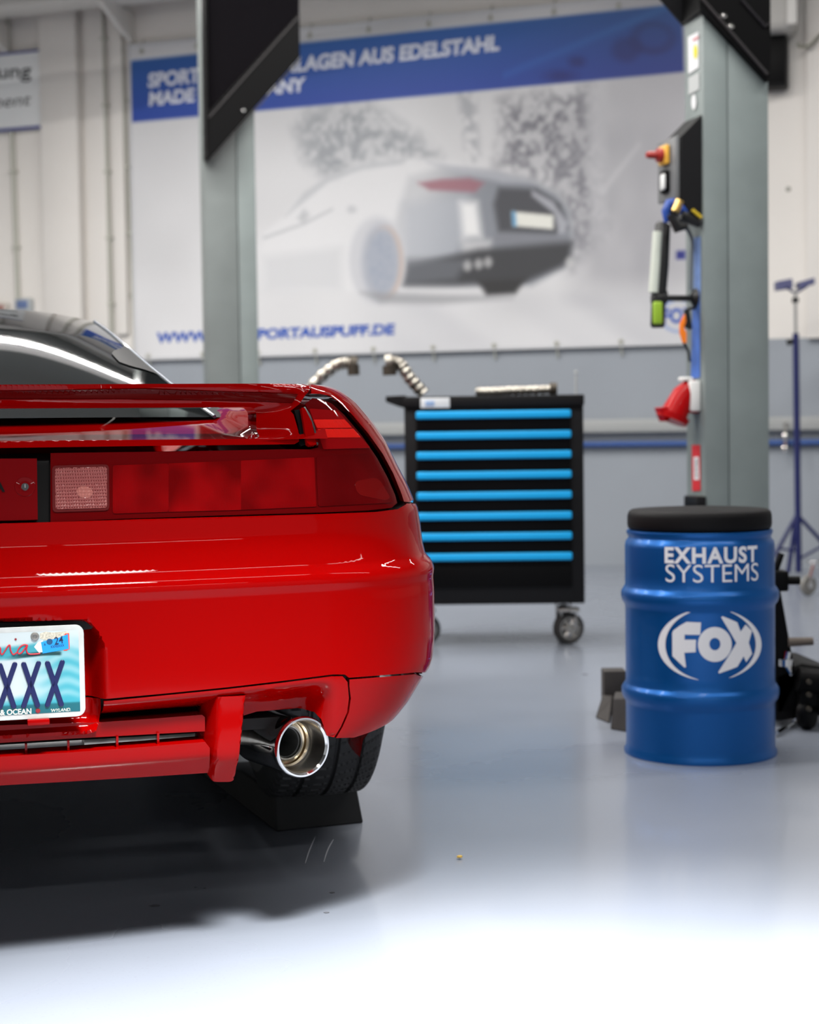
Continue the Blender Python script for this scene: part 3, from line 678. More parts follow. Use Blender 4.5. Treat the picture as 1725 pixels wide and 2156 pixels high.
# ------------------------------------------------------------------ tool trolley
def trolley():
    bl = on_z(1190, 1352, 0); D = bl.y
    base = at(1232, 1270, D - 0.12)
    ang = math.radians(-1.5)
    R_ = Vector((math.cos(ang), math.sin(ang), 0)); F_ = Vector((-math.sin(ang), math.cos(ang), 0)); AX = Matrix((R_, F_, CZ)).transposed()
    o = Vector((base.x, base.y, 0))
    p = lambda px, py, off=0.0: on_plane(px, py, o + F_ * off, F_)
    x = lambda px: (p(px, 1000) - o).dot(R_); z = lambda py: p(1100, py).z
    xl, xr = x(853), x(1230); zb, zt = z(1272), z(848); dep = 0.46
    e = empty('tool_trolley', tuple(o + R_ * (xl + xr) / 2), 0, 'black tool trolley with cyan drawer trims, on castors', 'tool trolley')
    c = lambda a, b_, zz: o + R_ * a + F_ * b_ + CZ * zz
    part('body', M_blackm, e, lambda mb: mb.box(c((xl + xr) / 2, dep / 2, (zb + zt) / 2), (xr - xl, dep, zt - zb), AX, 0.006))
    part('top', M_blackm, e, lambda mb: (mb.box(c((xl + xr) / 2, dep / 2 - 0.005, (z(832) + z(855)) / 2), (xr - xl + 0.006, dep + 0.03, z(832) - z(855)), AX, 0.006)))
    part('side_handle', M_blackm, e, lambda mb: mb.prism([p(855, 832), p(812, 834), p(812, 846), p(840, 856), p(855, 858)], F_ * dep), bev=0.004)
    ys = [872, 915, 957, 999, 1042, 1085, 1128, 1171]
    dx0, dx1 = x(878), x(1203)
    for i, y in enumerate(ys):
        yb = y + 36 if i < 7 else 1240
        d = part('drawer', M_black, e, lambda mb: mb.box(c((dx0 + dx1) / 2, -0.006, (z(y - 5) + z(y + 36 if i < 7 else 1182)) / 2), (dx1 - dx0, 0.016, z(y - 5) - z(y + 35 if i < 7 else 1182)), AX, 0.003))
        part('handle_strip', M_cyan, d, lambda mb: mb.box(c((dx0 + dx1) / 2, -0.018, z(y)), (dx1 - dx0, 0.026, z(y - 8) - z(y + 8)), AX, 0.007, 3))
    part('drawer', M_black, e, lambda mb: mb.box(c((dx0 + dx1) / 2, -0.004, (z(1188) + z(1236)) / 2), (dx1 - dx0, 0.014, z(1188) - z(1236)), AX, 0.003))
    part('badge', mat('badge_white', C(224, 228, 232), 0.4), e, lambda mb: mb.box(c((x(888) + x(949)) / 2, -0.022, z(846)), (x(949) - x(888), 0.004, z(836) - z(857)), AX, 0.002))
    part('badge_mark', mat('badge_blue', C(150, 176, 214), 0.4), e, lambda mb: mb.box(c((x(898) + x(917)) / 2, -0.025, z(847)), (x(917) - x(898), 0.003, z(841) - z(852)), AX, 0.001))
    r = 0.066
    mt = mat('castor_tyre', C(44, 42, 42), 0.5); mh = mat('castor_metal', (0.5, 0.48, 0.45, 1), 0.35, 0.9)
    for a, bb in ((x(1197), 0.07), (x(890), 0.07), (x(1197), dep - 0.07), (x(890), dep - 0.07)):
        cc = c(a, bb, r)
        ca = part('castor', mh, e, lambda mb: (mb.box(c(a, bb, 2 * r + 0.012), (0.09, 0.09, 0.012), AX, 0.002), mb.box(cc + R_ * 0.03 + CZ * r * 0.55, (0.006, 0.05, r * 1.4), AX), mb.box(cc - R_ * 0.03 + CZ * r * 0.55, (0.006, 0.05, r * 1.4), AX)))
        # wheel turned so that its face shows
        wax = (R_ * 0.35 - F_ * 0.94).normalized() if bb < 0.2 else R_
        part('wheel', mt, ca, lambda mb: mb.lathe([(0.046, -0.02), (r - 0.006, -0.022), (r, -0.012), (r, 0.012), (r - 0.006, 0.022), (0.046, 0.02)], cc, wax, 32, True))
        def hub(mb, cc=cc, wax=wax):
            mb.lathe([(0, -0.018), (0.018, -0.02), (0.018, 0.024), (0, 0.026)], cc, wax, 20)
            mb.lathe([(0.040, -0.016), (0.048, -0.016), (0.048, 0.020), (0.040, 0.020)], cc, wax, 24, True)
            q = wax.to_track_quat('Z', 'Y')
            for k in range(6):
                t = k * math.pi / 3; dd = q @ Vector((math.cos(t), math.sin(t), 0))
                mb.tube([cc + dd * 0.014 + wax * 0.012, cc + dd * 0.044 + wax * 0.012], 0.007, 6)
        part('hub', mh, ca, hub)
    # things on and by the trolley
    mflex = M_steel
    zz = z(832)
    def ribbed(mb, pts, r, n=20):
        pp = [Vector(t) for t in spline([tuple(q) for q in pts], 14)]
        rs = [r * (1.0 + 0.10 * math.sin(i * 1.3)) for i in range(len(pp))]
        mb.tube(pp, rs, n)
    q = lambda px, py, b_=0.2: on_plane(px, py, o + F_ * b_, F_)
    e1 = empty('exhaust_pipe', tuple(q(890, 832, 0.22)), 0, 'bent steel exhaust pipe with flange standing on the left of the tool trolley', 'exhaust pipe')
    part('bent_pipe', mflex, e1, lambda mb: ribbed(mb, [q(893, 829, .22), q(866, 800, .22), q(843, 768, .22), q(828, 762, .22), q(814, 764, .22)], 0.026))
    part('flange', M_steel, e1, lambda mb: mb.tube([q(812, 764, .22), q(826, 762, .22)], [0.036, 0.036], 24))
    part('open_end', mat('sooty_steel', C(70, 64, 56), 0.5, 0.6), e1, lambda mb: mb.tube([q(820, 770, .2), q(821, 790, .2)], [0.03, 0.03], 20))
    e2 = empty('exhaust_pipe', tuple(q(1010, 832, 0.2)), 0, 'straight steel exhaust pipe lying flat on top of the tool trolley', 'exhaust pipe')
    zc = zz + 0.020
    def lay(px, h=0.0): v = q(px, 826, .18); v.z = zc + h; return v
    part('tube', mflex, e2, lambda mb: ribbed(mb, [lay(1002), lay(1036), lay(1080, 0.003), lay(1120, .004), lay(1160, .006)], 0.019))
    part('flange', MATS['sooty_steel'], e2, lambda mb: mb.tube([lay(1158, .008), lay(1173, .008)], [0.027, 0.027], 20))
    e3 = empty('exhaust_pipe', tuple(on_z(640, 1200)), 0, 'bent steel exhaust pipe rising behind the car wing, left of the trolley', 'exhaust pipe')
    b0 = q(748, 768, .4)
    foot = q(600, 900, .4); foot.z = 0.03
    part('bent_pipe', mflex, e3, lambda mb: ribbed(mb, [foot, q(610, 900, .4), q(655, 818, .4), q(700, 775, .4), q(725, 765, .4), q(742, 768, .4)], 0.026))
    part('flange', MATS['sooty_steel'], e3, lambda mb: (mb.tube([q(736, 767, .4), q(752, 769, .4)], [0.038, 0.038], 22), mb.tube([q(744, 768, .38), q(745, 790, .38)], [0.026, 0.026], 18)))
    mb = MB(); mb.tube([q(1213, 832, .1), q(1213, 790, .1)], 0.004, 8); mb.lathe([(0, 0.012), (0.008, 0.008), (0.008, 0), (0, -0.002)], q(1213, 786, .1), CZ, 10)
    tag(mb.build('antenna_rod', mat('pale_rod', C(170, 172, 172), 0.4)), 'thin pale rod upright on the right corner of the tool trolley', 'rod')
trolley()

# ------------------------------------------------------------------ blue drum
def drum():
    fr = on_z(1475, 1613, 0); r0 = 0.206
    d = Vector((fr.x, fr.y, 0)); n = d.normalized(); c = d + n * r0
    e = empty('drum_stool', tuple(c), 0, 'blue steel drum stool with white lettering and black seat cushion', 'drum')
    prof = [(0, 0.012), (0.196, 0.012), (0.200, 0.0), (0.2085, 0.0), (0.2095, 0.008), (0.2045, 0.016), (0.2035, 0.03)]
    def ribp(z):
        return [(0.2035, z - 0.034), (0.2045, z - 0.026), (0.2115, z - 0.016), (0.2150, z - 0.004), (0.2145, z + 0.010), (0.2105, z + 0.017), (0.2065, z + 0.023), (0.2035, z + 0.028)]
    def ribq(z): return [(0.2035, z - 0.05), (0.2025, z - 0.045), (0.2035, z - 0.038)]
    R1, R2 = 0.170, 0.437
    prof += ribp(R1) + [(0.2035, 0.23), (0.2035, 0.38)] + ribp(R2) + [(0.2035, 0.5), (0.2035, 0.572), (0.2015, 0.585), (0.1955, 0.592), (0.1935, 0.598), (0.196, 0.603), (0.199, 0.610), (0.197, 0.617), (0, 0.617)]
    part('drum_body', M_drum, e, lambda mb: mb.lathe(prof, c, CZ, 128), smooth=40)
    cp = [(0, 0.618), (0.188, 0.618), (0.1945, 0.622), (0.1965, 0.632), (0.1960, 0.655), (0.193, 0.666), (0.185, 0.672), (0.15, 0.674), (0, 0.675)]
    part('seat_cushion', M_vinyl, e, lambda mb: mb.lathe(cp, c, CZ, 96), smooth=60)
    # print wrapped round the drum
    va = math.atan2(-c.y, -c.x)                    # towards the camera
    R = 0.2042
    def cyl(px, py):
        d = ray(px, py); a = d.x * d.x + d.y * d.y
        ox, oy = EYE.x - c.x, EYE.y - c.y; b_ = d.x * ox + d.y * oy; cc = ox * ox + oy * oy - R * R
        disc = b_ * b_ - a * cc
        t = (-b_ - math.sqrt(max(disc, 0))) / a
        p = EYE + d * t; th = math.atan2(p.y - c.y, p.x - c.x) - va
        th = (th + math.pi) % (2 * math.pi) - math.pi
        return th, p.z
    def wrap(vs, fs, name):
        bm = bmesh.new(); bv = [bm.verts.new((x, z, 0)) for x, z in vs]
        for f in fs:
            try: bm.faces.new([bv[i] for i in f])
            except ValueError: pass
        bmesh.ops.triangulate(bm, faces=bm.faces)
        x0 = min(v[0] for v in vs); x1 = max(v[0] for v in vs)
        k = x0
        while k < x1:
            bmesh.ops.bisect_plane(bm, geom=list(bm.verts) + list(bm.edges) + list(bm.faces), plane_co=(k, 0, 0), plane_no=(1, 0, 0)); k += 0.03
        mb = MB()
        bm.verts.ensure_lookup_table(); bm.verts.index_update()
        mb.add([Vector((c.x + R * math.cos(va + v.co.x), c.y + R * math.sin(va + v.co.x), v.co.y)) for v in bm.verts], [[v.index for v in f.verts] for f in bm.faces])
        bm.free(); mb.build(name, M_white, e, smooth=80)
    def word(s, x0, x1, yt, yb, bold, name='lettering'):
        vs, fs = text_geo(s, bold=bold, space=1.0 if bold <= 0 else 1.12)
        (a0, z0), (a1, z1) = cyl(x0, yb), cyl(x1, yb - 3); _, zt = cyl((x0 + x1) / 2, yt)
        zb = (z0 + z1) / 2
        wrap([(a0 + (a1 - a0) * u, zb + (zt - zb) * v) for u, v in vs], fs, name)
    word('EXHAUST', 1400, 1595, 1152, 1186, 0.034)
    word('SYSTEMS', 1402, 1597, 1189, 1225, -0.004)
    def poly(pts, name='emblem'):
        vs = [cyl(x, y) for x, y in pts]
        tri = delaunay_2d_cdt([Vector(v) for v in vs], [], [list(range(len(vs)))], 1, 1e-6)
        wrap([(v.x, v.y) for v in tri[0]], [list(f) for f in tri[2]], name)
    Z = lambda L: [(1240 + x / 2.9134, 900 + y / 2.9134) for x, y in L]
    poly(Z([(512, 1262), (518, 1246), (560, 1215), (600, 1193), (689, 1196), (684, 1272), (588, 1271), (588, 1302), (658, 1302), (656, 1378), (586, 1382), (597, 1470), (586, 1472), (513, 1402)]))
    # o as a ring
    O = []
    for k in range(40): t = 2 * math.pi * k / 40; O.append((774 + 104 * math.cos(t), 1331 + 107 * math.sin(t)))
    I = []
    for k in range(40): t = 2 * math.pi * k / 40; I.append((774 + 34 * math.cos(t), 1329 + 38 * math.sin(t)))
    vo = [cyl(*p) for p in Z(O)]; vi = [cyl(*p) for p in Z(I)]
    wrap(vo + vi, [[k, (k + 1) % 40, 40 + (k + 1) % 40, 40 + k] for k in range(40)], 'emblem')
    poly(Z([(812, 1164), (822, 1158), (900, 1190), (912, 1196), (932, 1252), (962, 1209), (1002, 1248), (982, 1320), (1003, 1388), (966, 1440), (950, 1404), (912, 1468), (800, 1509), (795, 1500), (906, 1322)]))
    def arc(cx, cy, rx, ry, wd, a0, a1):
        out = []; inn = []
        for k in range(41):
            f = k / 40; t = a0 + (a1 - a0) * f; w_ = wd * math.sin(math.pi * f) ** 0.6 + 3
            out.append((cx + rx * math.cos(t), cy + ry * math.sin(t))); inn.append((cx + (rx - w_) * math.cos(t), cy + (ry - w_ * 0.35) * math.sin(t)))
        vo = [cyl(*p) for p in Z(out)]; vi = [cyl(*p) for p in Z(inn)]
        wrap(vo + vi, [[k, k + 1, 41 + k + 1, 41 + k] for k in range(40)], 'emblem')
    arc(740, 1332, 315, 222, 42, math.radians(102), math.radians(258))
    arc(742, 1332, 318, 222, 32, math.radians(-68), math.radians(68))
drum()

# ------------------------------------------------------------------ rubber blocks, jack, roller stand, floor bits
def blocks():
    D = on_z(1300, 1540).y
    m = mat('block_rubber', C(52, 48, 46), 0.75, noise=(20, 0.3, 3))
    def blk(x0, x1, x2, x3, yt, yb, Y, h, label, lean=0):
        p0 = on_z(x0, yb); p1 = on_z(x1, yb + lean)
        e = MB()
        t0 = at(x2, yt, p0.y + 0.01); t1 = at(x3, yt, p0.y + 0.01)
        off = Vector((0.02, 0.12, 0))
        vs = [p0, p1, t1, t0]; back = [p0 + off, p1 + off, t1 + off, t0 + off]
        e.add(vs + back, [[0, 1, 2, 3], [7, 6, 5, 4], [0, 4, 5, 1], [1, 5, 6, 2], [2, 6, 7, 3], [3, 7, 4, 0]])
        return tag(e.build('rubber_block', m, bev=0.004), label, 'rubber block', 'rubber blocks left of the drum')
    blk(1254, 1283, 1268, 1290, 1468, 1512, D, 0.07, 'dark rubber block with sloping side, leftmost beside the drum', 12)
    blk(1286, 1322, 1292, 1330, 1470, 1536, D, 0.09, 'dark rubber block pushed against the left side of the drum', 6)
    b0 = at(1307, 1474, on_z(1300, 1536).y + 0.12)
    mb = MB(); zt = b0.z; mb.box((b0.x, b0.y + 0.17, (zt + 0.07) / 2), (0.07, 0.08, zt + 0.07), None, 0.004)
    tag(mb.build('rubber_block', m), 'tall dark rubber block standing behind the two low ones', 'rubber block', 'rubber blocks left of the drum')
blocks()

def jack():
    D = on_z(1660, 1545).y + 0.1
    P = lambda x, y, a=0.0: at(x, y, D + a)
    e = empty('floor_jack', tuple(on_z(1690, 1550)), 0, 'black trolley jack with upright handle standing behind the drum at right', 'floor jack')
    part('handle', M_black, e, lambda mb: (mb.tube([P(1646, 1165), P(1634, 1200), P(1634, 1240)], 0.010, 10), mb.prism([P(1632, 1200), P(1642, 1230), P(1690, 1500), P(1634, 1500)], Vector((0, 0.05, 0)))), bev=0.004)
    part('crossbar', M_black, e, lambda mb: (mb.tube([P(1640, 1222, -.02), P(1684, 1222, -.02)], 0.013, 12), mb.box(P(1642, 1222), (0.04, 0.07, 0.06), None, 0.006)))
    part('pedal', mat('worn_rubber', C(96, 86, 78), 0.7), e, lambda mb: mb.tube([P(1660, 1352), P(1712, 1350)], [0.014, 0.012], 12))
    part('frame', M_black, e, lambda mb: (mb.prism([P(1632, 1420), P(1690, 1398), P(1725, 1402), P(1780, 1425), P(1790, 1500), P(1632, 1520)], Vector((0, 0.3, 0))),), bev=0.01)
    part('piston', M_chrome, e, lambda mb: (mb.tube([P(1668, 1420, -.02), P(1655, 1398, -.02), P(1660, 1372, -.02)], 0.009, 10), mb.lathe([(0, .02), (0.02, .02), (0.02, 0), (0, 0)], P(1655, 1402, -.03), CZ, 16)))
    part('cylinder', M_black, e, lambda mb: mb.tube([P(1680, 1430, -.04), P(1762, 1440, -.04)], 0.036, 20))
    for x in (1700, 1770):
        cw = P(x, 1500, -0.03); cw.z = 0.045
        part('castor', M_black, e, lambda mb: (mb.lathe([(0, -0.018), (0.04, -0.018), (0.045, -0.01), (0.045, 0.01), (0.04, 0.018), (0, 0.018)], cw, Vector((0.8, -0.6, 0)), 28), mb.box(cw + Vector((0, 0, 0.06)), (0.05, 0.05, 0.07), None, 0.006)))
    for y in (1435, 1462, 1492): part('axle_bolt', MATS['sooty_steel'], e, lambda mb: mb.lathe([(0, .012), (.007, .012), (.007, 0), (0, 0)], P(1703, y, -.09), -Vector((0, 1, 0)), 10))
    part('tow_bar', M_chrome, e, lambda mb: mb.tube([on_z(1636, 1552) + CZ * 0.012, on_z(1670, 1530) + CZ * 0.012, P(1690, 1500)], 0.007, 8))
jack()

def stand():
    D = on_z(1680, 1215).y
    P = lambda x, y, a=0.0: at(x, y, D + a)
    e = empty('roller_stand', tuple(on_z(1680, 1215)), 0, 'tall blue tripod stand with two angled pads, against the right wall', 'stand')
    part('leg', M_navy, e, lambda mb: mb.tube([P(1678, 1085), P(1622, 1188)], 0.012, 8))
    part('leg', M_navy, e, lambda mb: mb.tube([P(1680, 1085), P(1740, 1150)], 0.012, 8))
    part('leg', M_navy, e, lambda mb: mb.tube([P(1678, 1085), P(1660, 1206)], 0.014, 8))
    part('brace', M_navy, e, lambda mb: mb.tube([P(1682, 1178), P(1735, 1148)], 0.008, 8))
    part('brace', M_navy, e, lambda mb: mb.tube([P(1682, 1160), P(1640, 1155)], 0.008, 8))
    part('outer_tube', M_navy, e, lambda mb: mb.tube([P(1676, 702), P(1682, 1205)], 0.019, 12))
    part('inner_tube', M_chrome, e, lambda mb: mb.tube([P(1675, 612), P(1676, 705)], 0.011, 12))
    part('clamp_knob', M_blackpl, e, lambda mb: (mb.tube([P(1676, 716), P(1658, 722)], [0.010, 0.02], 10)))
    part('collar', M_blackpl, e, lambda mb: mb.box(P(1675, 632), (0.035, 0.04, 0.03), None, 0.006))
    for q in ([(1637, 592), (1669, 586), (1671, 606), (1638, 611)], [(1682, 594), (1716, 584), (1717, 598), (1684, 608)]):
        part('support_pad', mat('pad_slate', C(82, 84, 120), 0.5) if 'pad_slate' not in MATS else MATS['pad_slate'], e, lambda mb: mb.prism([P(*t) for t in q], Vector((0, 0.09, 0))), bev=0.003)
    part('cradle', M_navy, e, lambda mb: mb.tube([P(1655, 604), P(1675, 618), P(1700, 602)], 0.008, 8))
    e = empty('castor', tuple(on_z(1703, 1250)), 0, 'grey castor wheel on the floor at the right edge near the stand foot', 'castor')
    c = on_z(1702, 1254); c.z = 0.055
    part('wheel', mat('castor_grey', C(120, 118, 114), 0.5), e, lambda mb: mb.lathe([(0.02, -0.014), (0.048, -0.014), (0.055, 0), (0.048, 0.014), (0.02, 0.014)], c, Vector((0.5, -0.87, 0)), 28, True))
    part('fork', M_chrome, e, lambda mb: (mb.tube([c, c + Vector((0.03, 0, 0.11))], 0.012, 8), mb.box(c + Vector((0.04, 0, 0.12)), (0.09, 0.07, 0.02), None, 0.004)))
    part('axle', M_chrome, e, lambda mb: mb.lathe([(0, -0.02), (0.018, -0.02), (0.018, 0.02), (0, 0.02)], c, Vector((0.5, -0.87, 0)), 16))
stand()

def bits():
    my = mat('dry_leaf_yellow', C(196, 160, 60), 0.6)
    c = on_z(968, 1809)
    mb = MB(); mb.prism([c + Vector((dx, dy, 0.004)) for dx, dy in ((-.006, -.003), (0, -.005), (.006, -.002), (.005, .004), (0, .007), (-.004, .004))], (0, 0, 0.003))
    tag(mb.build('yellow_scrap', my), 'tiny yellow scrap lying on the floor in front of the car', 'scrap')
    md = mat('dark_speck', C(88, 90, 96), 0.6)
    names = ['dark oval oil spot on the floor at lower left', 'small dark speck on the floor below the black ramp', 'faint grey speck on the floor just below the ramp', 'first of the small grey specks left of centre in the car shadow', 'right one of the small grey specks in the car shadow', 'small dark speck on the floor in front of the trolley']
    for (px, py, r, k) in ((326, 1908, 0.010, 0), (688, 1922, 0.005, 1), (700, 1880, 0.005, 2), (412, 1869, 0.003, 3), (431, 1871, 0.003, 4), (1232, 1420, 0.010, 5)):
        c = on_z(px, py)
        mb = MB(); mb.prism([c + Vector((r * math.cos(t * 0.5236) * (1 + 0.2 * math.sin(t * 2.3)), 0.8 * r * math.sin(t * 0.5236), 0.0006)) for t in range(12)], (0, 0, 0.0006))
        tag(mb.build('floor_spot', md), names[k], 'floor spot', 'specks on the floor')
    ms = mat('scratch_white', C(214, 216, 222), 0.4)
    for q, lb in (([(643, 1818), (650, 1795), (664, 1762)], 'left of two thin white scratches on the floor below the ramp'), ([(682, 1815), (690, 1790), (702, 1768)], 'right of two thin white scratches on the floor below the ramp')):
        mb = MB(); pts = [on_z(*t) + CZ * 0.0008 for t in spline(q, 6)]
        mb.tube(pts, [0.0004 + 0.0007 * math.sin(math.pi * i / (len(pts) - 1)) for i in range(len(pts))], 6)
        tag(mb.build('floor_scratch', ms), lb, 'scratch', 'scratches on the floor')
bits()

# ------------------------------------------------------------------ the red sports car
LEAN = 0.0
def car_origin():
    d = ray(-22, 1423); p = EYE + d * (2.70 / d.y); return Vector((p.x, p.y, 0))
CO = car_origin()
def cw(u, v, z): return CO + CR * u + CF * v + CZ * z
def to_car(p): q = p - CO; return q.dot(CR), q.dot(CF), q.z
CAR = empty('sports_car', tuple(CO + CF * 2.1), TH, 'glossy red low sports car with rear wing and black roof, rear wheel on a ramp', 'car')

_ZV = np.arange(0.20, 1.02, 0.004)
_vz = np.interp(_ZV, [0.26, 0.31, 0.345, 0.46, 0.63, 0.646, 0.66, 0.70, 0.715, 0.752, 0.87, 0.965, 0.99], [0.07, 0.03, 0.008, 0.0, 0.0, 0.003, 0.014, 0.036, 0.042, 0.048, 0.088, 0.112, 0.125])
_k = np.array([1, 2, 3, 2, 1]) / 9.0
_vz[2:-2] = np.convolve(_vz, _k, 'valid')
_ZV = _ZV.tolist(); _vz = _vz.tolist()
def lerp_tab(z, tab, z0=0.20, dz=0.004):
    t = (z - z0) / dz; i = int(max(0, min(len(tab) - 2, math.floor(t)))); f = max(0.0, min(1.0, t - i)); return tab[i] * (1 - f) + tab[i + 1] * f
WTAB = None
BOW, CORN = 0.13, 0.30
def base_uv(s, z, W):
    V = lerp_tab(z, _vz); u1 = 0.70 * W; v1 = V + BOW * u1 * u1
    if s <= 0.6: u = s / 0.6 * u1; return u, V + BOW * u * u
    if s <= 1.0:
        t = (s - 0.6) / 0.4; a = W - u1; c = min(CORN, a * 1.15 + 0.02); sl = 2 * BOW * u1
        p0 = (u1, v1); p1 = (u1 + 0.58 * a, v1 + sl * 0.58 * a); p2 = (W, v1 + c - 0.56 * c); p3 = (W, v1 + c)
        m = 1 - t; A = m * m * m; B = 3 * m * m * t; D = 3 * m * t * t; E = t * t * t
        return A * p0[0] + B * p1[0] + D * p2[0] + E * p3[0], A * p0[1] + B * p1[1] + D * p2[1] + E * p3[1]
    a = W - u1; c = min(CORN, a * 1.15 + 0.02)
    return W + 0.03 * (s - 1), v1 + c + (s - 1)
# half width at every height, from the outline of the tail
SIL = [(804, 600), (806, 645), (809, 664), (813, 697), (826, 722), (846, 748), (890, 786), (928, 812), (979, 837), (1017, 857), (1055, 873), (1064, 879), (1100, 885), (1140, 890), (1165, 896), (1180, 905), (1200, 912), (1240, 915), (1330, 916), (1380, 912), (1400, 906), (1415, 895), (1440, 880), (1470, 862), (1500, 838), (1527, 808), (1545, 765), (1552, 740), (1600, 640), (1680, 560)]
SY = [a for a, b in SIL]; SX = [b for a, b in SIL]
def fit_w():
    tab = []
    for z in _ZV:
        lo, hi = 0.25, 1.05
        for _ in range(22):
            W = (lo + hi) / 2; best = (-1e9, 0)
            for k in range(17):
                s = 0.6 + 0.4 * k / 16; u, v = base_uv(s, z, W); x, y = proj(cw(u, v, z))
                if x > best[0]: best = (x, y)
            if best[0] > float(np.interp(best[1], SY, SX)): hi = W
            else: lo = W
        tab.append(W)
    return tab
WTAB = fit_w()
for i, z in enumerate(_ZV):
    if z < 0.335: WTAB[i] = WTAB[int((0.337 - 0.20) / 0.004)]
_w = np.array(WTAB); ws = _w.copy(); ws[1:-1] = (_w[:-2] + 2 * _w[1:-1] + _w[2:]) / 4
WTAB = ws.tolist()
ZTOP = 0.986
def SP(s, z):
    sg = -1 if s < 0 else 1
    u, v = base_uv(abs(s), z, lerp_tab(z, WTAB)); return cw(sg * u, v, z)
def SN(s, z):
    e = 0.004
    a = SP(s + e, z) - SP(s - e, z); b_ = SP(s, z + e) - SP(s, z - e)
    n = a.cross(b_).normalized()
    return n                                   # outwards (to the rear)
def SS(s, z, d=0.0):
    p = SP(s, z)
    return p + SN(s, z) * d if d else p
def solve(px, py, g):
    s, z = g
    for _ in range(14):
        x, y = proj(SP(s, z)); ex, ey = px - x, py - y
        if abs(ex) + abs(ey) < 0.05: break
        e = 1e-3
        x1, y1 = proj(SP(s + e, z)); x2, y2 = proj(SP(s, z + e))
        a, b_, c, d = (x1 - x) / e, (x2 - x) / e, (y1 - y) / e, (y2 - y) / e
        det = a * d - b_ * c
        if abs(det) < 1e-3: break
        ds = (d * ex - b_ * ey) / det; dz = (-c * ex + a * ey) / det
        s += max(-0.08, min(0.08, ds)); z += max(-0.05, min(0.05, dz))
        s = max(-1.2, min(1.0, s)); z = max(0.24, min(1.0, z))
    return s, z
def guess(px, py):
    return max(-1.0, min(0.95, (px + 22) / 960.0)), 0.9 - (py - 912) * 2.8 / 3500
def sz(px, py): return solve(px, py, guess(px, py))
def U_(s, z): return base_uv(abs(s), z, lerp_tab(z, WTAB))[0]
def Uz(px, py): s, z = sz(px, py); return U_(s, z), z
def outline(pts, step=9, close=True):
    """pixel outline -> dense (s, z) outline; a tuple of length 3 is already (s, z, None)"""
    out = []; n = len(pts)
    P = [(p[0], p[1]) if len(p) == 3 else sz(*p) for p in pts]
    for i in range(n if close else n - 1):
        a, b_ = pts[i], pts[(i + 1) % n]; A, B = P[i], P[(i + 1) % n]
        if len(a) == 2 and len(b_) == 2:
            L = math.hypot(b_[0] - a[0], b_[1] - a[1]); k = max(1, int(L / step))
            g = A
            for j in range(k):
                if j == 0: out.append(A)
                else:
                    g = solve(a[0] + (b_[0] - a[0]) * j / k, a[1] + (b_[1] - a[1]) * j / k, (A[0] + (B[0] - A[0]) * j / k, A[1] + (B[1] - A[1]) * j / k)); out.append(g)
        else:
            L = math.hypot(B[0] - A[0], B[1] - A[1]); k = max(1, int(L / 0.012))
            for j in range(k): out.append((A[0] + (B[0] - A[0]) * j / k, A[1] + (B[1] - A[1]) * j / k))
    if not close: out.append(P[-1])
    res = []
    for q in out:
        if not res or math.hypot(q[0] - res[-1][0], q[1] - res[-1][1]) > 0.0008: res.append(q)
    if len(res) > 1 and math.hypot(res[0][0] - res[-1][0], res[0][1] - res[-1][1]) < 0.0008: res.pop()
    return res
def rounded(pts, r=12, n=5):
    out = []; m = len(pts)
    for i in range(m):
        p = pts[i]
        if len(p) == 3 and p[2] is None: out.append(p); continue
        rr = r
        if len(p) == 3: rr = p[2]
        a = pts[i - 1]; b_ = pts[(i + 1) % m]
        va = (a[0] - p[0], a[1] - p[1]); vb = (b_[0] - p[0], b_[1] - p[1]); la = math.hypot(*va); lb = math.hypot(*vb)
        k = min(rr, la * 0.45, lb * 0.45)
        if k < 0.5: out.append((p[0], p[1])); continue
        s_ = (p[0] + va[0] / la * k, p[1] + va[1] / la * k); e_ = (p[0] + vb[0] / lb * k, p[1] + vb[1] / lb * k)
        for j in range(n + 1):
            t = j / n; out.append(((1 - t) ** 2 * s_[0] + 2 * t * (1 - t) * p[0] + t * t * e_[0], (1 - t) ** 2 * s_[1] + 2 * t * (1 - t) * p[1] + t * t * e_[1]))
    return out
def np_in(X, Y, P):
    ins = np.zeros(X.shape, bool); n = len(P)
    for i in range(n):
        ax_, ay = P[i]; bx, by = P[(i + 1) % n]
        ins ^= ((ay > Y) != (by > Y)) & (X < (bx - ax_) * (Y - ay) / (by - ay + 1e-15) + ax_)
    return ins
MIR = {}
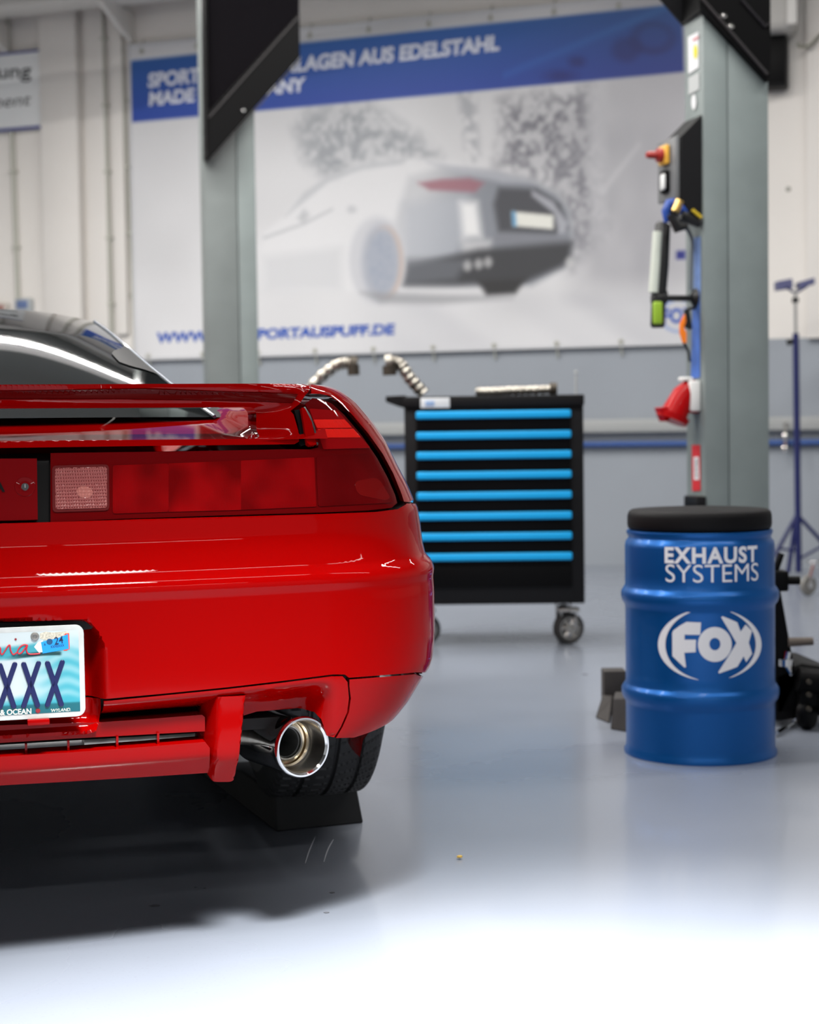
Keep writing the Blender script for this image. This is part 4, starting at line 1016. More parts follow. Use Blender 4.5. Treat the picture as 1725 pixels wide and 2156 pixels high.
def patch(name, out, m, parent, disp=0.0, holes=(), gs=0.012, gz=0.008, thick=0.006, edge=0.002, mirror=False, label=None, fine=()):
    """a sheet on the tail surface; disp(s, z) offset outwards; rolled edge of given thickness"""
    f = disp if callable(disp) else (lambda s, z: disp)
    loops = [out] + list(holes)
    A = np.array(out); s0, z0 = A.min(0); s1, z1 = A.max(0)
    gx = list(np.arange(s0 + gs / 2, s1, gs)); gy = list(np.arange(z0 + gz / 2, z1, gz))
    X, Y = np.meshgrid(gx, gy); X = X.ravel(); Y = Y.ravel()
    for (fa, fb, fc, fd, fs_, fz) in fine:
        X2, Y2 = np.meshgrid(np.arange(fa, fb, fs_), np.arange(fc, fd, fz)); X = np.concatenate([X, X2.ravel()]); Y = np.concatenate([Y, Y2.ravel()])
    ok = np_in(X, Y, out)
    dm = np.full(X.shape, 1e9)
    for lp in loops: dm = np.minimum(dm, np.abs(sd_poly(X, Y, lp)))
    for h in holes: ok &= ~np_in(X, Y, h)
    ok &= dm > min(gs, gz) * 0.4
    vs = []; ed = []
    for lp in loops:
        n0 = len(vs); vs += lp; ed += [(n0 + i, n0 + (i + 1) % len(lp)) for i in range(len(lp))]
    vs += list(zip(X[ok].tolist(), Y[ok].tolist()))
    V, E, F, _, _, _ = delaunay_2d_cdt([Vector((a, b_)) for a, b_ in vs], ed, [], 0, 1e-7)
    cx = np.array([sum(V[i].x for i in t) / len(t) for t in F]); cy = np.array([sum(V[i].y for i in t) / len(t) for t in F])
    keep = np_in(cx, cy, out)
    for h in holes: keep &= ~np_in(cx, cy, h)
    faces = [list(F[i]) for i in range(len(F)) if keep[i]]
    mb = MB()
    P = [SS(v.x, v.y, f(v.x, v.y)) for v in V]
    # boundary edges of the kept faces
    cnt = {}
    for t in faces:
        for i in range(len(t)):
            a, b_ = t[i], t[(i + 1) % len(t)]; cnt.setdefault((min(a, b_), max(a, b_)), []).append((a, b_))
    bd = [c[0] for c in cnt.values() if len(c) == 1]
    nv = len(P); idx = {}; P2 = list(P)
    for a, b_ in bd:
        for i in (a, b_):
            if i not in idx:
                v = V[i]; idx[i] = len(P2); P2.append(P[i] - SN(v.x, v.y) * thick if thick < 0.02 else P[i] + CF * thick)
    faces += [[b_, a, idx[a], idx[b_]] for a, b_ in bd]
    mb.add(P2, faces)
    o = mb.build(name, m, parent, smooth='keep')
    if mirror:
        M = []
        for p in P2: u, v, z = to_car(p); M.append(cw(-u, v, z))
        mb = MB(); mb.add(M, [q[::-1] for q in faces]); MIR[o.name] = mb.build(name, m, MIR.get(parent.name, parent), smooth='keep')
    if label: o['label'] = label
    return o

# ---- outlines in the photograph, laid on the tail surface
zt_ = lambda px, py: sz(px, py)[1]
SIDE = 1.0
CENTER = -0.004
# backing: the black body behind every gap
bk = outline([(CENTER, 0.30, None), (CENTER, 0.978, None), (0.55, 0.978, None), (1.0, 0.96, None), (1.0, 0.30, None)])

# quarter panel: the red strip round the lamp
inner = [(656, 829), (672, 829), (694, 833), (716, 848), (741, 872), (776, 913), (806, 955), (828, 996), (846, 1040), (851, 1056)]
seamF = [(872, 1059)]
quarter = outline([(655, 809), *inner, (870, 1058), (1.0, sz(870, 1058)[1], None), (1.0, ZTOP, None), (sz(655, 809)[0], ZTOP, None)], 7)
patch('quarter_panel', quarter, M_red, CAR, 0.0, gs=0.012, gz=0.006, thick=0.03, mirror=True)

# wing: broad hoop with a long opening above the deck
zw0 = sz(640, 938)[1]
wing_o = outline([(CENTER, sz(5, 943)[1], None), (300, 939, ), (560, 936), (622, 934), (632, 928), (631, 905), (622, 870), (616, 862), (634, 848), (646, 828), (650, 812), (sz(650, 811)[0], ZTOP, None), (CENTER, ZTOP, None)], 9)
open_ = rounded([(-60, 852), (548, 850), (549, 924), (-60, 928)], 16)
hole = outline(open_, 9)
hole = [(s, z) for s, z in hole if s > -0.03]
hole = [(max(s, CENTER - 0.06), z) for s, z in hole]
zh = (sz(0, 852)[1], sz(0, 928)[1])
_leg0, _leg1 = Uz(545, 890)[0], Uz(640, 860)[0]
def wing_d(s, z):
    u = abs(s)
    zl = sz_lip(u)
    a = sst(zl + 0.003, zl - 0.004, z)               # below the lip the face steps in
    leg = sst(_leg0, _leg1, U_(s, z))
    low = sst(zh[1] - 0.004, zh[1] + 0.022, z)
    return (-0.012 * a - 0.014 * sst(zl - 0.014, zl - 0.03, z)) * low * (1 - leg) - 0.005 * leg * a
_l0, _l1 = sz(20, 816)[1], sz(600, 822)[1]
_ls = sz(600, 822)[0]
def sz_lip(u): return _l0 + (_l1 - _l0) * min(1.0, u / _ls)
# the opening crosses the centre line, so build the hoop over both halves at once
def mirror_loop(lp):
    L = [q for q in lp if q[0] > 0.002]
    return L
wl_ = [q for q in wing_o if q[0] > 0.001]
# order: start at the lowest centre point, go right, back over the top
full_o = [(-s, z) for s, z in wl_][::-1] + wl_
hr = [q for q in hole if q[0] > 0.02]
# rotate so that it starts at the lower or upper centre end
k0 = max(range(len(hr)), key=lambda i: math.hypot(hr[i][0] - hr[i - 1][0], hr[i][1] - hr[i - 1][1]))
hr = hr[k0:] + hr[:k0]
full_h = hr + [(-s, z) for s, z in hr][::-1]
def dens(lp, st=0.012):
    out = []
    for i in range(len(lp)):
        a, b_ = lp[i], lp[(i + 1) % len(lp)]; L = math.hypot(b_[0] - a[0], b_[1] - a[1]); k = max(1, int(L / st))
        for j in range(k): out.append((a[0] + (b_[0] - a[0]) * j / k, a[1] + (b_[1] - a[1]) * j / k))
    return out
full_o = dens(full_o); full_h = dens(full_h)
W_ = patch('rear_wing', full_o, M_red, CAR, wing_d, holes=[full_h], gs=0.012, gz=0.004, thick=0.09)
# high brake light band under the lip
bl_ = outline([(CENTER, sz(5, 817)[1] - 0.002, None), (300, 819), (560, 824), (628, 829), (618, 846), (560, 842), (300, 836), (CENTER, sz(5, 834)[1], None)], 9)
bl_ = [q for q in bl_ if q[0] > 0.001]; bl_ = dens([(-s, z) for s, z in bl_][::-1] + bl_)
patch('brake_light', bl_, mat('dark_red_lens', (0.07, 0.001, 0.001, 1), 0.4, 0, 0.25, cior=1.3, spec=0.0, coat_rough=0.2), W_, lambda s, z: wing_d(s, z) + 0.0045, gs=0.012, gz=0.003, thick=0.005)
# lens blocks of the brake light
# dark frame under the wing
# ---- black backing (lamp bowl and seams)
patch('tail_panel', dens([(-0.97, 0.72), (0.97, 0.72), (0.985, 0.80), (0.95, 0.945), (0.62, 0.955), (0.60, 0.875), (-0.60, 0.875), (-0.62, 0.955), (-0.95, 0.945), (-0.985, 0.80)][::-1], 0.02), M_gap, CAR, lambda s, z: -0.020 - 0.045 * sst(0.872, 0.885, z) * sst(0.80, 0.74, abs(s)), gs=0.02, gz=0.01, thick=0.01)

# centre garnish between the lamps
cg = outline([(CENTER, sz(5, 963)[1], None), (78, 963), (80, 1092), (CENTER, sz(5, 1094)[1], None)], 9)
cg = [q for q in cg if q[0] > 0.0005]; cgf = dens([(-s, z) for s, z in cg][::-1] + cg)
G_ = patch('centre_panel', cgf, mat('garnish_red', (0.12, 0.002, 0.003, 1), 0.2, 0, 1.0, cior=1.3, spec=0.0), CAR, -0.006, gs=0.015, gz=0.01)
# lock
s_, z_ = sz(53, 1023); c_ = SS(s_, z_, -0.006); n_ = SN(s_, z_)
lk = part('lock', MATS['garnish_red'], G_, lambda mb: mb.lathe([(0.0105, 0.0), (0.0165, 0.001), (0.0185, -0.002)], c_, n_, 28))
part('key_slot', M_chrome, lk, lambda mb: (mb.lathe([(0, 0.002), (0.0062, 0.002), (0.0068, 0)], c_, n_, 20), mb.box(c_ + n_ * 0.0022, (0.0015, 0.001, 0.008), CAX)))
def surf_text(mb, s, x0, x1, yb, yt, off, **kw):
    vs, fs = text_geo(s, **kw); (sa, za), (sb, zb) = sz(x0, yb), sz(x1, yb); _, zc = sz((x0 + x1) / 2, yt)
    mb.add([SS(sa + (sb - sa) * a, za + (zb - za) * a + (zc - (za + zb) / 2) * b_, off) for a, b_ in vs], fs)
mb = MB(); surf_text(mb, 'A', -16, 11, 1034, 1008, -0.0045, bold=0.03)
mb.build('lettering', M_gap, G_, smooth=None)

# tail lamp
lens_o = [(107, 952), (400, 948), (600, 944), (655, 944), (674, 940), (670, 918), (662, 885), (652, 858), (646, 848), (662, 834), (682, 836), (704, 846), (730, 870), (768, 915), (800, 962), (822, 1003), (838, 1040), (842, 1056), (830, 1066), (780, 1072), (684, 1077), (480, 1083), (240, 1091), (107, 1098)]
lens_px = outline(lens_o, 7)
# bezel line of the lower lamp face: two steps, main lamp is slightly hollow with a rim
def rect_in(px0, py0, px1, py1): return sz(px0, py1), sz(px1, py0)
L_ = None
dl = mat('lamp_rim_red', (0.09, 0.001, 0.0015, 1), 0.15, 0, 1.0, cior=1.3, spec=0.0)
L_ = patch('tail_light', lens_px, dl, CAR, -0.006, gs=0.01, gz=0.008, thick=0.012, mirror=True)
L_['label'] = 'wide dark red tail light cluster'
def ribs(amp, pitch):
    return lambda s, z: amp * math.cos(s * 2 * math.pi / pitch)
def lamp_piece(name, pts, m, off=-0.0045, gs=0.01, gz=0.008, parent=None, r=6, disp=None):
    return patch(name, outline(rounded(pts, r), 7), m, parent or L_, disp or off, gs=gs, gz=gz, thick=0.003, mirror=True)
m_a = mat('lens_red_bright', (0.36, 0.002, 0.002, 1), 0.2, 0, 1.0, cior=1.3, spec=0.1, bump=(60, 0.0, 0))
m_b = mat('lens_red_mid', (0.135, 0.001, 0.0015, 1), 0.2, 0, 1.0, cior=1.3, spec=0.0)
m_c = mat('lens_red_dark', (0.08, 0.001, 0.0015, 1), 0.2, 0, 1.0, cior=1.3, spec=0.0)
def lensmat(m, scale, lo, hi):
    nt = m.node_tree; b = nt.nodes['Principled BSDF']; tc = nt.nodes.new('ShaderNodeTexCoord')
    mp = nt.nodes.new('ShaderNodeMapping'); mp.inputs['Scale'].default_value = (scale, scale, scale * 0.9)
    n = nt.nodes.new('ShaderNodeTexNoise'); n.inputs['Scale'].default_value = 1.0; n.inputs['Detail'].default_value = 1
    mr = nt.nodes.new('ShaderNodeMapRange'); mr.inputs[1].default_value = 0.35; mr.inputs[2].default_value = 0.65; mr.inputs[3].default_value = lo; mr.inputs[4].default_value = hi
    mx = nt.nodes.new('ShaderNodeMix'); mx.data_type = 'RGBA'; mx.blend_type = 'MULTIPLY'; mx.inputs[0].default_value = 1; mx.inputs[6].default_value = b.inputs['Base Color'].default_value
    nt.links.new(tc.outputs['Object'], mp.inputs[0]); nt.links.new(mp.outputs[0], n.inputs['Vector']); nt.links.new(n.outputs['Fac'], mr.inputs[0]); nt.links.new(mr.outputs[0], mx.inputs[7]); nt.links.new(mx.outputs[2], b.inputs['Base Color'])
    # fine vertical flutes
    w_ = nt.nodes.new('ShaderNodeTexWave'); w_.wave_type = 'BANDS'; w_.bands_direction = 'X'; w_.inputs['Scale'].default_value = 90
    bp = nt.nodes.new('ShaderNodeBump'); bp.inputs['Strength'].default_value = 0.25; bp.inputs['Distance'].default_value = 0.0006
    nt.links.new(tc.outputs['Object'], w_.inputs['Vector']); nt.links.new(w_.outputs['Fac'], bp.inputs['Height']); nt.links.new(bp.outputs[0], b.inputs['Normal'])
mat_b2 = mat('lens_red_brake', (0.15, 0.001, 0.0015, 1), 0.2, 0, 1.0, cior=1.3, spec=0.0); lensmat(mat_b2, 15, 0.7, 1.4); lensmat(m_b, 13, 0.75, 1.45); lensmat(m_c, 10, 0.8, 1.2); lensmat(m_a, 25, 0.8, 1.15)
lamp_piece('lens_segment', [(238, 978), (356, 974), (356, 1076), (238, 1080)], m_b)
lamp_piece('lens_segment', [(356, 974), (509, 968), (509, 1072), (356, 1076)], mat_b2, r=1)
lamp_piece('lens_segment', [(509, 968), (664, 961), (668, 1065), (509, 1072)], m_b, r=1)
lamp_piece('lens_segment', [(668, 958), (790, 952), (816, 1000), (836, 1048), (832, 1056), (672, 1065)], m_c)
lamp_piece('corner_lens', [(748, 1012), (800, 1002), (826, 1046), (816, 1052), (756, 1040)], mat('lens_red_corner', (0.125, 0.003, 0.003, 1), 0.2, 0, 1.0, cior=1.3, spec=0.0), off=-0.0040, r=16)
# reflector of four ribbed rows in the upper corner
ref = [(654, 858), (714, 862), (784, 941), (684, 944)]
RF = lamp_piece('reflector', ref, mat('reflector_red', (0.22, 0.002, 0.003, 1), 0.2, 0, 1.0, cior=1.3, spec=0.0), off=-0.004, r=4)
rows = [((662, 882), (728, 881), (744, 899), (670, 900)), ((671, 902), (747, 901), (763, 919), (677, 920))]
m_r = mat('reflector_row_red', (0.62, 0.012, 0.008, 1), 0.25, 0, 1.0, cior=1.3, spec=0.0)
for q in rows:
    lamp_piece('reflector_row', list(q), m_r, parent=RF, r=2, gs=0.0019, gz=0.01, disp=lambda s, z: -0.0032 + 0.0005 * (int(math.floor(s / 0.0019)) % 2))
# reversing lamp
rv = mat('clear_lens', (0.26, 0.075, 0.07, 1), 0.15, 0, 1.0, cior=1.3, spec=0.0)
def grid_d(s, z): return -0.0035 + 0.0006 * (math.cos(s * 2 * math.pi / 0.0045) + math.cos(z * 2 * math.pi / 0.0055))
RV = lamp_piece('reversing_light', [(110, 979), (230, 976), (231, 1073), (111, 1077)], mat('reversing_rim', (0.09, 0.012, 0.012, 1), 0.2, 0, 1.0, cior=1.3, spec=0.0), off=-0.004, r=10)
lamp_piece('clear_lens', [(116, 984), (226, 981), (226, 1068), (117, 1071)], rv, parent=RV, gs=0.0016, gz=0.0018, r=7, disp=grid_d)
# glow low in the clear lens, painted as one pale patch
rb = mat('clear_lens_glow', (0.36, 0.125, 0.105, 1), 0.15, 0, 1.0, cior=1.3, spec=0.0)
lamp_piece('lens_glow', [(160, 1030), (172, 1022), (188, 1024), (198, 1034), (190, 1048), (166, 1046)], rb, parent=RV, gs=0.0016, gz=0.0018, r=14, disp=lambda s, z: grid_d(s, z) + 0.0008)
# small bracket between wing and lamp
patch('wing_bracket', outline(rounded([(634, 858), (641, 860), (656, 890), (666, 937), (652, 938), (644, 930), (640, 900)], 3), 6), M_red, CAR, 0.002, gs=0.01, gz=0.01, thick=0.012, mirror=True)
patch('wing_seal', outline([(622, 862), (633, 860), (641, 902), (645, 934), (636, 938), (632, 934), (634, 920), (630, 892)], 6), M_gap, CAR, -0.004, gs=0.01, gz=0.01, thick=0.01, mirror=True)
patch('lamp_edge', outline([(640, 857), (643, 856), (654, 873), (664, 900), (671, 935), (668, 938), (661, 902), (651, 876)], 6), M_chrome, CAR, -0.0005, gs=0.01, gz=0.01, thick=0.004, mirror=True)

# ---- bumper
zsB = sz(893, 1413)[1]
s_pl, z_ptop = Uz(211, 1308); _, z_ptop0 = sz(60, 1308)
def recess(s, z):
    """number plate recess, rounded box, 0..1"""
    u = U_(s, z)
    zt = z_ptop + (z_ptop0 - z_ptop) * max(0.0, 1 - u / s_pl) * 1.2 - 0.03 * max(0, (u - s_pl + 0.03) / 0.03) ** 2
    return sst(0.010, -0.020, u - s_pl) * sst(0.003, -0.007, z - zt)
def crease(s, z):
    return 0.0
def bump_d(s, z):
    lip = 0.004 * sst(0.62, 0.640, z) * sst(0.668, 0.648, z)
    return -0.040 * recess(s, z) + lip - 0.004 * sst(0.765, 0.775, z)
top = [(0.0, sz(5, 1103)[1], None), (150, 1098), (300, 1093), (480, 1088), (684, 1082), (790, 1078), (838, 1072), (852, 1064), (857, 1060), (872, 1061)]
seam = [(893, 1414), (850, 1418), (800, 1422), (735, 1427), (727, 1420), (700, 1420), (600, 1433), (480, 1447), (360, 1459), (240, 1470), (215, 1473), (166, 1475)]
bo = outline([*top[1:], (1.0, sz(872, 1061)[1], None), (1.0, zsB, None), *seam], 8, close=False)
# both halves together
hb = [q for q in bo if q[0] > 0.002]
zt0 = sz(5, 1102)[1]; zs0 = sz(20, 1478)[1]
hb_ = [(-s, z) for s, z in hb][::-1]
full_b = dens(hb + hb_, 0.012)
BU = patch('rear_bumper', full_b, M_red, CAR, bump_d, gs=0.011, gz=0.006, thick=0.012,
           fine=[(-0.25, 0.25, 0.45, 0.60, 0.0045, 0.006), (-1.0, 1.0, 0.632, 0.668, 0.011, 0.003)])
# ---- valance below the seam
def vz_(px, py): return sz(px, py)[1]
# corner piece
cp = outline([(736, 1431), (800, 1426), (850, 1422), (890, 1418), (1.0, zsB - 0.003, None), (1.0, 0.42, None), (0.9, 0.365, None), (745, 1553), (708, 1554), (722, 1530), (735, 1500), (739, 1470), (736, 1445)], 7)
patch('bumper_corner', cp, M_red, CAR, 0.0, gs=0.012, gz=0.007, thick=0.03, mirror=True)
# arch panel round the tail pipe, stepping in below its upper edge
def seam_z(s):
    return float(np.interp(abs(s), _sS, _sZ))
_ss = [sz(*q) for q in [(166, 1478), (240, 1473), (360, 1462), (480, 1450), (600, 1436), (700, 1423), (735, 1430)]]
_sS = [a for a, b_ in _ss]; _sZ = [b_ for a, b_ in _ss]
s_rw, _ = Uz(705, 1480)
def arch_d(s, z):
    k = sst(0.006, 0.045, seam_z(s) - z)
    side = sst(s_rw + 0.005, s_rw - 0.05, U_(s, z))
    return -0.055 * k * side
s_b0 = sz(213, 1510)[0]
ar = outline([(219, 1477), (360, 1463), (480, 1451), (600, 1437), (700, 1424), (722, 1424), (732, 1436), (735, 1470), (731, 1500), (718, 1530), (704, 1553), (694, 1553), (686, 1520), (676, 1508), (650, 1505), (560, 1513), (530, 1522), (526, 1540), (440, 1540), (436, 1500), (330, 1505), (219, 1514)], 7)
patch('valance', ar, M_red, CAR, arch_d, gs=0.010, gz=0.004, thick=0.02, mirror=True)
# block that carries the plate
s_bk = Uz(214, 1500)[0]
def block_d(s, z):
    bot = sst(0.415, 0.40, z)
    return -0.040 * recess(s, z) * sst(0.395, 0.425, z) - 0.012 * sst(s_bk - 0.012, s_bk, U_(s, z)) - 0.02 * sst(0.405, 0.392, z)
bkx = outline([(20, 1482), (166, 1480), (215, 1477), (216, 1500), (212, 1528), (204, 1542), (186, 1549), (20, 1558)], 7, close=False)
hk = [q for q in bkx if q[0] > 0.02]
patch('plate_housing', dens(hk + [(-s, z) for s, z in hk][::-1], 0.01), M_red, CAR, block_d, gs=0.008, gz=0.005, thick=0.05,
      fine=[(-0.25, 0.25, 0.38, 0.46, 0.0045, 0.005)])
# slats: upper bar, lower lip with small uprights
ub = outline([(20, 1533), (216, 1527), (330, 1519), (432, 1511), (438, 1516), (438, 1546), (330, 1552), (150, 1562), (20, 1570)], 9, close=False)
hk = [q for q in ub if q[0] > 0.02]
def bar_d(s, z): return -0.022
patch('valance_bar', dens(hk + [(-s, z) for s, z in hk][::-1], 0.012), M_red, CAR, bar_d, gs=0.015, gz=0.004, thick=0.045)
lipo = outline([(20, 1592), (150, 1584), (300, 1573), (432, 1562), (442, 1575), (442, 1632), (300, 1641), (150, 1650), (20, 1657)], 9, close=False)
hk = [q for q in lipo if q[0] > 0.02]
def lip_d(s, z): return -0.006 + 0.006 * sst(0.30, 0.36, z)
LP = patch('lower_lip', dens(hk + [(-s, z) for s, z in hk][::-1], 0.012), M_red, CAR, lip_d, gs=0.015, gz=0.005, thick=0.06)
for px, ya, yb in ((56, 1572, 1588), (146, 1564, 1582), (250, 1556, 1575), (337, 1548, 1568)):
    patch('grille_tab', outline([(px - 2.5, ya), (px + 2.5, ya), (px + 2.5, yb + 3), (px - 2.5, yb + 3)], 6), M_red, LP, -0.016, gs=0.01, gz=0.01, thick=0.02, mirror=True)
# fin beside the tail pipe
(_fa, _fza), (_fb, _fzb), (_fc, _fzc), (_fd, _fzd) = Uz(441, 1480), Uz(428, 1628), Uz(527, 1480), Uz(505, 1628)
def fin_d(s, z):
    u = U_(s, z); k = (z - _fzb) / (_fza - _fzb); l = _fb + (_fa - _fb) * k; r = _fd + (_fc - _fd) * k; w_ = sst(l - 0.006, l + 0.018, u) * sst(r + 0.004, r - 0.012, u)
    return -0.045 + (0.048 + 0.006 * sst(0.45, 0.36, z)) * w_
fn = outline(rounded([(438, 1468), (528, 1464), (528, 1475), (519, 1520), (512, 1590), (505, 1622), (486, 1638), (450, 1638), (424, 1630), (432, 1560)], 9), 6)
patch('valance_fin', fn, M_red, CAR, fin_d, gs=0.005, gz=0.006, thick=0.05, mirror=True)
# dark cover behind the slats
part('undertray', M_dark, CAR, lambda mb: (mb.box(cw(0, 0.75, 0.385), (1.0, 1.3, 0.02), CAX)), smooth=None)

# ---- number plate
def plate():
    zc = 0.9 - (1421 - 916.6) * 2.685 / 3500
    c0 = on_plane(-22, 1421, cw(0, -0.006, 0), CF)
    zc = c0.z; v0 = -0.006
    u0 = to_car(c0)[0]
    pp = lambda u, z, o=0.0: cw(u0 + u, v0 - o, zc + z)
    e = None
    hw, hh, r = 0.1525, 0.0762, 0.014
    def rr(hw, hh, r, n=6):
        out = []
        for cx, cy, a0 in ((hw - r, hh - r, 0), (-hw + r, hh - r, 90), (-hw + r, -hh + r, 180), (hw - r, -hh + r, 270)):
            for k in range(n + 1): a = math.radians(a0 + 90 * k / n); out.append((cx + r * math.cos(a), cy + r * math.sin(a)))
        return out
    rim = mat('plate_white', C(186, 188, 185), 0.35, noise=(60, 0.12, 5))
    PL = part('number_plate', rim, CAR, lambda mb: mb.prism([pp(x, y) for x, y in rr(hw, hh, r)], CF * 0.0015), bev=0.0004)
    PL['label'] = 'white and teal number plate with dark blue letters'
    # printed field
    nx, ny = 150, 76; fw, fh = hw - 0.0085, hh - 0.0085
    vs = []; cols = []
    rs = np.random.RandomState(3); nz = rs.rand(64, 64)
    for j in range(ny):
        for i in range(nx):
            x = -fw + 2 * fw * i / (nx - 1); y = -fh + 2 * fh * j / (ny - 1)
            vs.append(pp(x, y, 0.0004))
            a = (x + 0.022) / 0.14; t = (y + fh) / (2 * fh)
            base = np.array((214, 226, 228.))
            teal = np.array((60, 172, 190.)); deep = np.array((16, 104, 116.))
            k = 0.9 * sst(0.45, 1.05, abs(a)) * (0.78 + 0.22 * math.sin(y * 300 + 2.2 * math.sin(x * 37) + 1.3 * math.sin(x * 91)))
            k = max(0, k) * sst(1.0, 0.6, t) 
            c = base * (1 - k) + teal * k
            lo = sst(0.24, 0.12, t + 0.02 * math.sin(x * 90)); c = c * (1 - lo) + teal * lo
            lo = sst(0.13, 0.10, t); c = c * (1 - lo) + deep * lo
            # teal swoosh under the state name
            yy = 0.038 - 0.010 * math.cos((x - 0.02) * 18); sw = sst(0.014, 0.006, abs(y - yy - 0.006)) * sst(0.112, 0.100, x)
            c = c * (1 - 0.85 * sw) + np.array((40, 160, 178.)) * 0.85 * sw
            y2 = 0.0245 + 0.006 * math.sin((x - 0.02) * 22); s2 = sst(0.0045, 0.002, abs(y - y2)) * sst(0.118, 0.112, x) * sst(0.02, 0.06, x)
            c = c * (1 - s2) + np.array((20, 70, 74.)) * s2
            cols.append(c)
    rgb = np.clip(np.array(cols) * 0.84, 0, 255) / 255; rgb = np.where(rgb <= 0.04045, rgb / 12.92, ((rgb + 0.055) / 1.055) ** 2.4)
    mb = MB(); mb.add(vs, [(j * nx + i, j * nx + i + 1, (j + 1) * nx + i + 1, (j + 1) * nx + i) for j in range(ny - 1) for i in range(nx - 1)])
    o = mb.build('printed_field', mat('plate_print', (1, 1, 1, 1), 0.35, vcol='print'), PL, smooth=None)
    ca = o.data.color_attributes.new('print', 'FLOAT_COLOR', 'POINT'); buf = np.ones((nx * ny, 4), np.float32); buf[:, :3] = rgb; ca.data.foreach_set('color', buf.ravel())
    U = lambda px, py, o=0.0: on_plane(px, py, cw(0, v0 - o, 0), CF)
    mbx = mat('plate_blue', C(10, 18, 72), 0.35, 0, 0.15)
    for k in range(7):
        cx = 15 + 50.0 * (k - 4); cy = 1443 - (cx - 12) * 0.045 * 1.0
        def X(mb, cx=cx, cy=cy):
            for a, b_ in (((-15, -42), (14, 44)), ((16, -44), (-15, 45))):
                p = U(cx + a[0], cy + a[1]); q = U(cx + b_[0], cy + b_[1]); d = (q - p).normalized(); nrm = d.cross(CF).normalized() * 0.0042
                P = []
                for t in range(9): an = math.pi * t / 8; P.append(p + nrm * math.cos(an) - d * 0.0042 * math.sin(an))
                for t in range(9): an = math.pi * t / 8; P.append(q - nrm * math.cos(an) + d * 0.0042 * math.sin(an))
                mb.prism([v - CF * 0.0026 for v in P], CF * 0.002)
        part('letter', mbx, PL, X, bev=0.0009)
    # red script name: strokes
    red = mat('plate_red', C(190, 20, 40), 0.4)
    def Z3(L): return [(x / 3.594, 1280 + y / 3.594) for x, y in L]
    def stroke(mb, L, w=0.0011):
        pts = [U(x, y, 0.0012) for x, y in spline(Z3(L), 8)]
        mb.tube(pts, w, 8)
    def script(mb):
        stroke(mb, [(-150, 330), (-120, 290), (-95, 320), (-70, 345), (-40, 300), (0, 300), (5, 340), (20, 350), (60, 290), (75, 285), (80, 320), (98, 352), (118, 345), (130, 335)])
        stroke(mb, [(208, 288), (190, 278), (158, 290), (134, 325), (140, 346), (165, 338), (190, 305), (208, 280), (200, 315), (212, 345), (250, 350), (305, 345)])
        stroke(mb, [(-230, 350), (-215, 280), (-190, 300), (-175, 345)])
    part('state_name', red, PL, script, smooth=60)
    ink = mat('plate_cream', C(222, 222, 206), 0.4)
    mb = MB(); quad_text(mb, 'ARTS COAST & OCEAN', U(-95, 1511, 0.0006), U(66, 1503, 0.0006), U(-95, 1499, 0.0006), -CF, 0.0004, bold=0.02)
    mb.build('lettering', ink, PL, smooth=None)
    mb = MB(); quad_text(mb, "'WYLAND.", U(107, 1499.5, 0.0006), U(149, 1497, 0.0006), U(107, 1492.5, 0.0006), -CF, 0.0004, shear=0.2)
    mb.build('lettering', ink, PL, smooth=None)
    # registration sticker and the scraped remains of older ones
    part('sticker_remnant', mat('sticker_scraps', C(206, 200, 182), 0.6, noise=(400, 0.5, 6)), PL, lambda mb: mb.prism([U(x, y, 0.0006) for x, y in ((84, 1334), (96, 1330), (110, 1332), (142, 1329), (146, 1340), (100, 1348), (84, 1345))], CF * 0.0004), smooth=None)
    part('sticker_remnant', mat('sticker_redorange', C(214, 66, 46), 0.6), PL, lambda mb: mb.prism([U(x, y, 0.0007) for x, y in ((136, 1334), (145.5, 1333), (147, 1366), (140, 1370), (134, 1370))], CF * 0.0004), smooth=None)
    part('sticker_remnant', mat('sticker_flake', C(226, 232, 234), 0.6), PL, lambda mb: mb.prism([U(x, y, 0.0007) for x, y in ((72, 1362), (80, 1352), (90, 1348), (94, 1372), (82, 1374))], CF * 0.0004), smooth=None)
    ST = part('year_sticker', mat('sticker_cyan', C(24, 140, 214), 0.4), PL, lambda mb: mb.prism([U(x, y, 0.0009) for x, y in ((86, 1352), (120, 1344), (143, 1335), (145, 1366), (118, 1371), (90, 1376))], CF * 0.0004), smooth=None)
    dk = mat('sticker_navy', C(10, 24, 60), 0.5)
    mb = MB(); quad_text(mb, '24', U(115, 1358, 0.0010), U(133.5, 1354, 0.0010), U(114, 1342, 0.0010), -CF, 0.0002, bold=0.01)
    mb.build('lettering', dk, ST, smooth=None)
    mb = MB(); quad_text(mb, 'XXNSXXX', U(106.5, 1365, 0.0010), U(135.5, 1361, 0.0010), U(106, 1359.5, 0.0010), -CF, 0.0002)
    mb.build('lettering', dk, ST, smooth=None)
    mb = MB(); quad_text(mb, 'A', U(92.5, 1360, 0.0010), U(96.5, 1359, 0.0010), U(92, 1354.5, 0.0010), -CF, 0.0002)
    mb.build('lettering', dk, ST, smooth=None)
    part('seal_print', mat('seal_ink', C(20, 70, 110), 0.5), ST, lambda mb: mb.lathe([(0, 0.0003), (0.0048, 0.0003), (0.005, 0)], U(104.5, 1351, 0.001), -CF, 16), smooth=None)
    part('screw', mat('weathered_screw', (0.28, 0.27, 0.25, 1), 0.45, 0.8), PL, lambda mb: (mb.lathe([(0, 0.0012), (0.003, 0.0012), (0.0035, 0.003), (0.0062, 0.0024), (0.0072, 0)], U(73.5, 1340, 0.0), -CF, 20)))
    hole = mat('hole_red', C(130, 20, 30), 0.5)
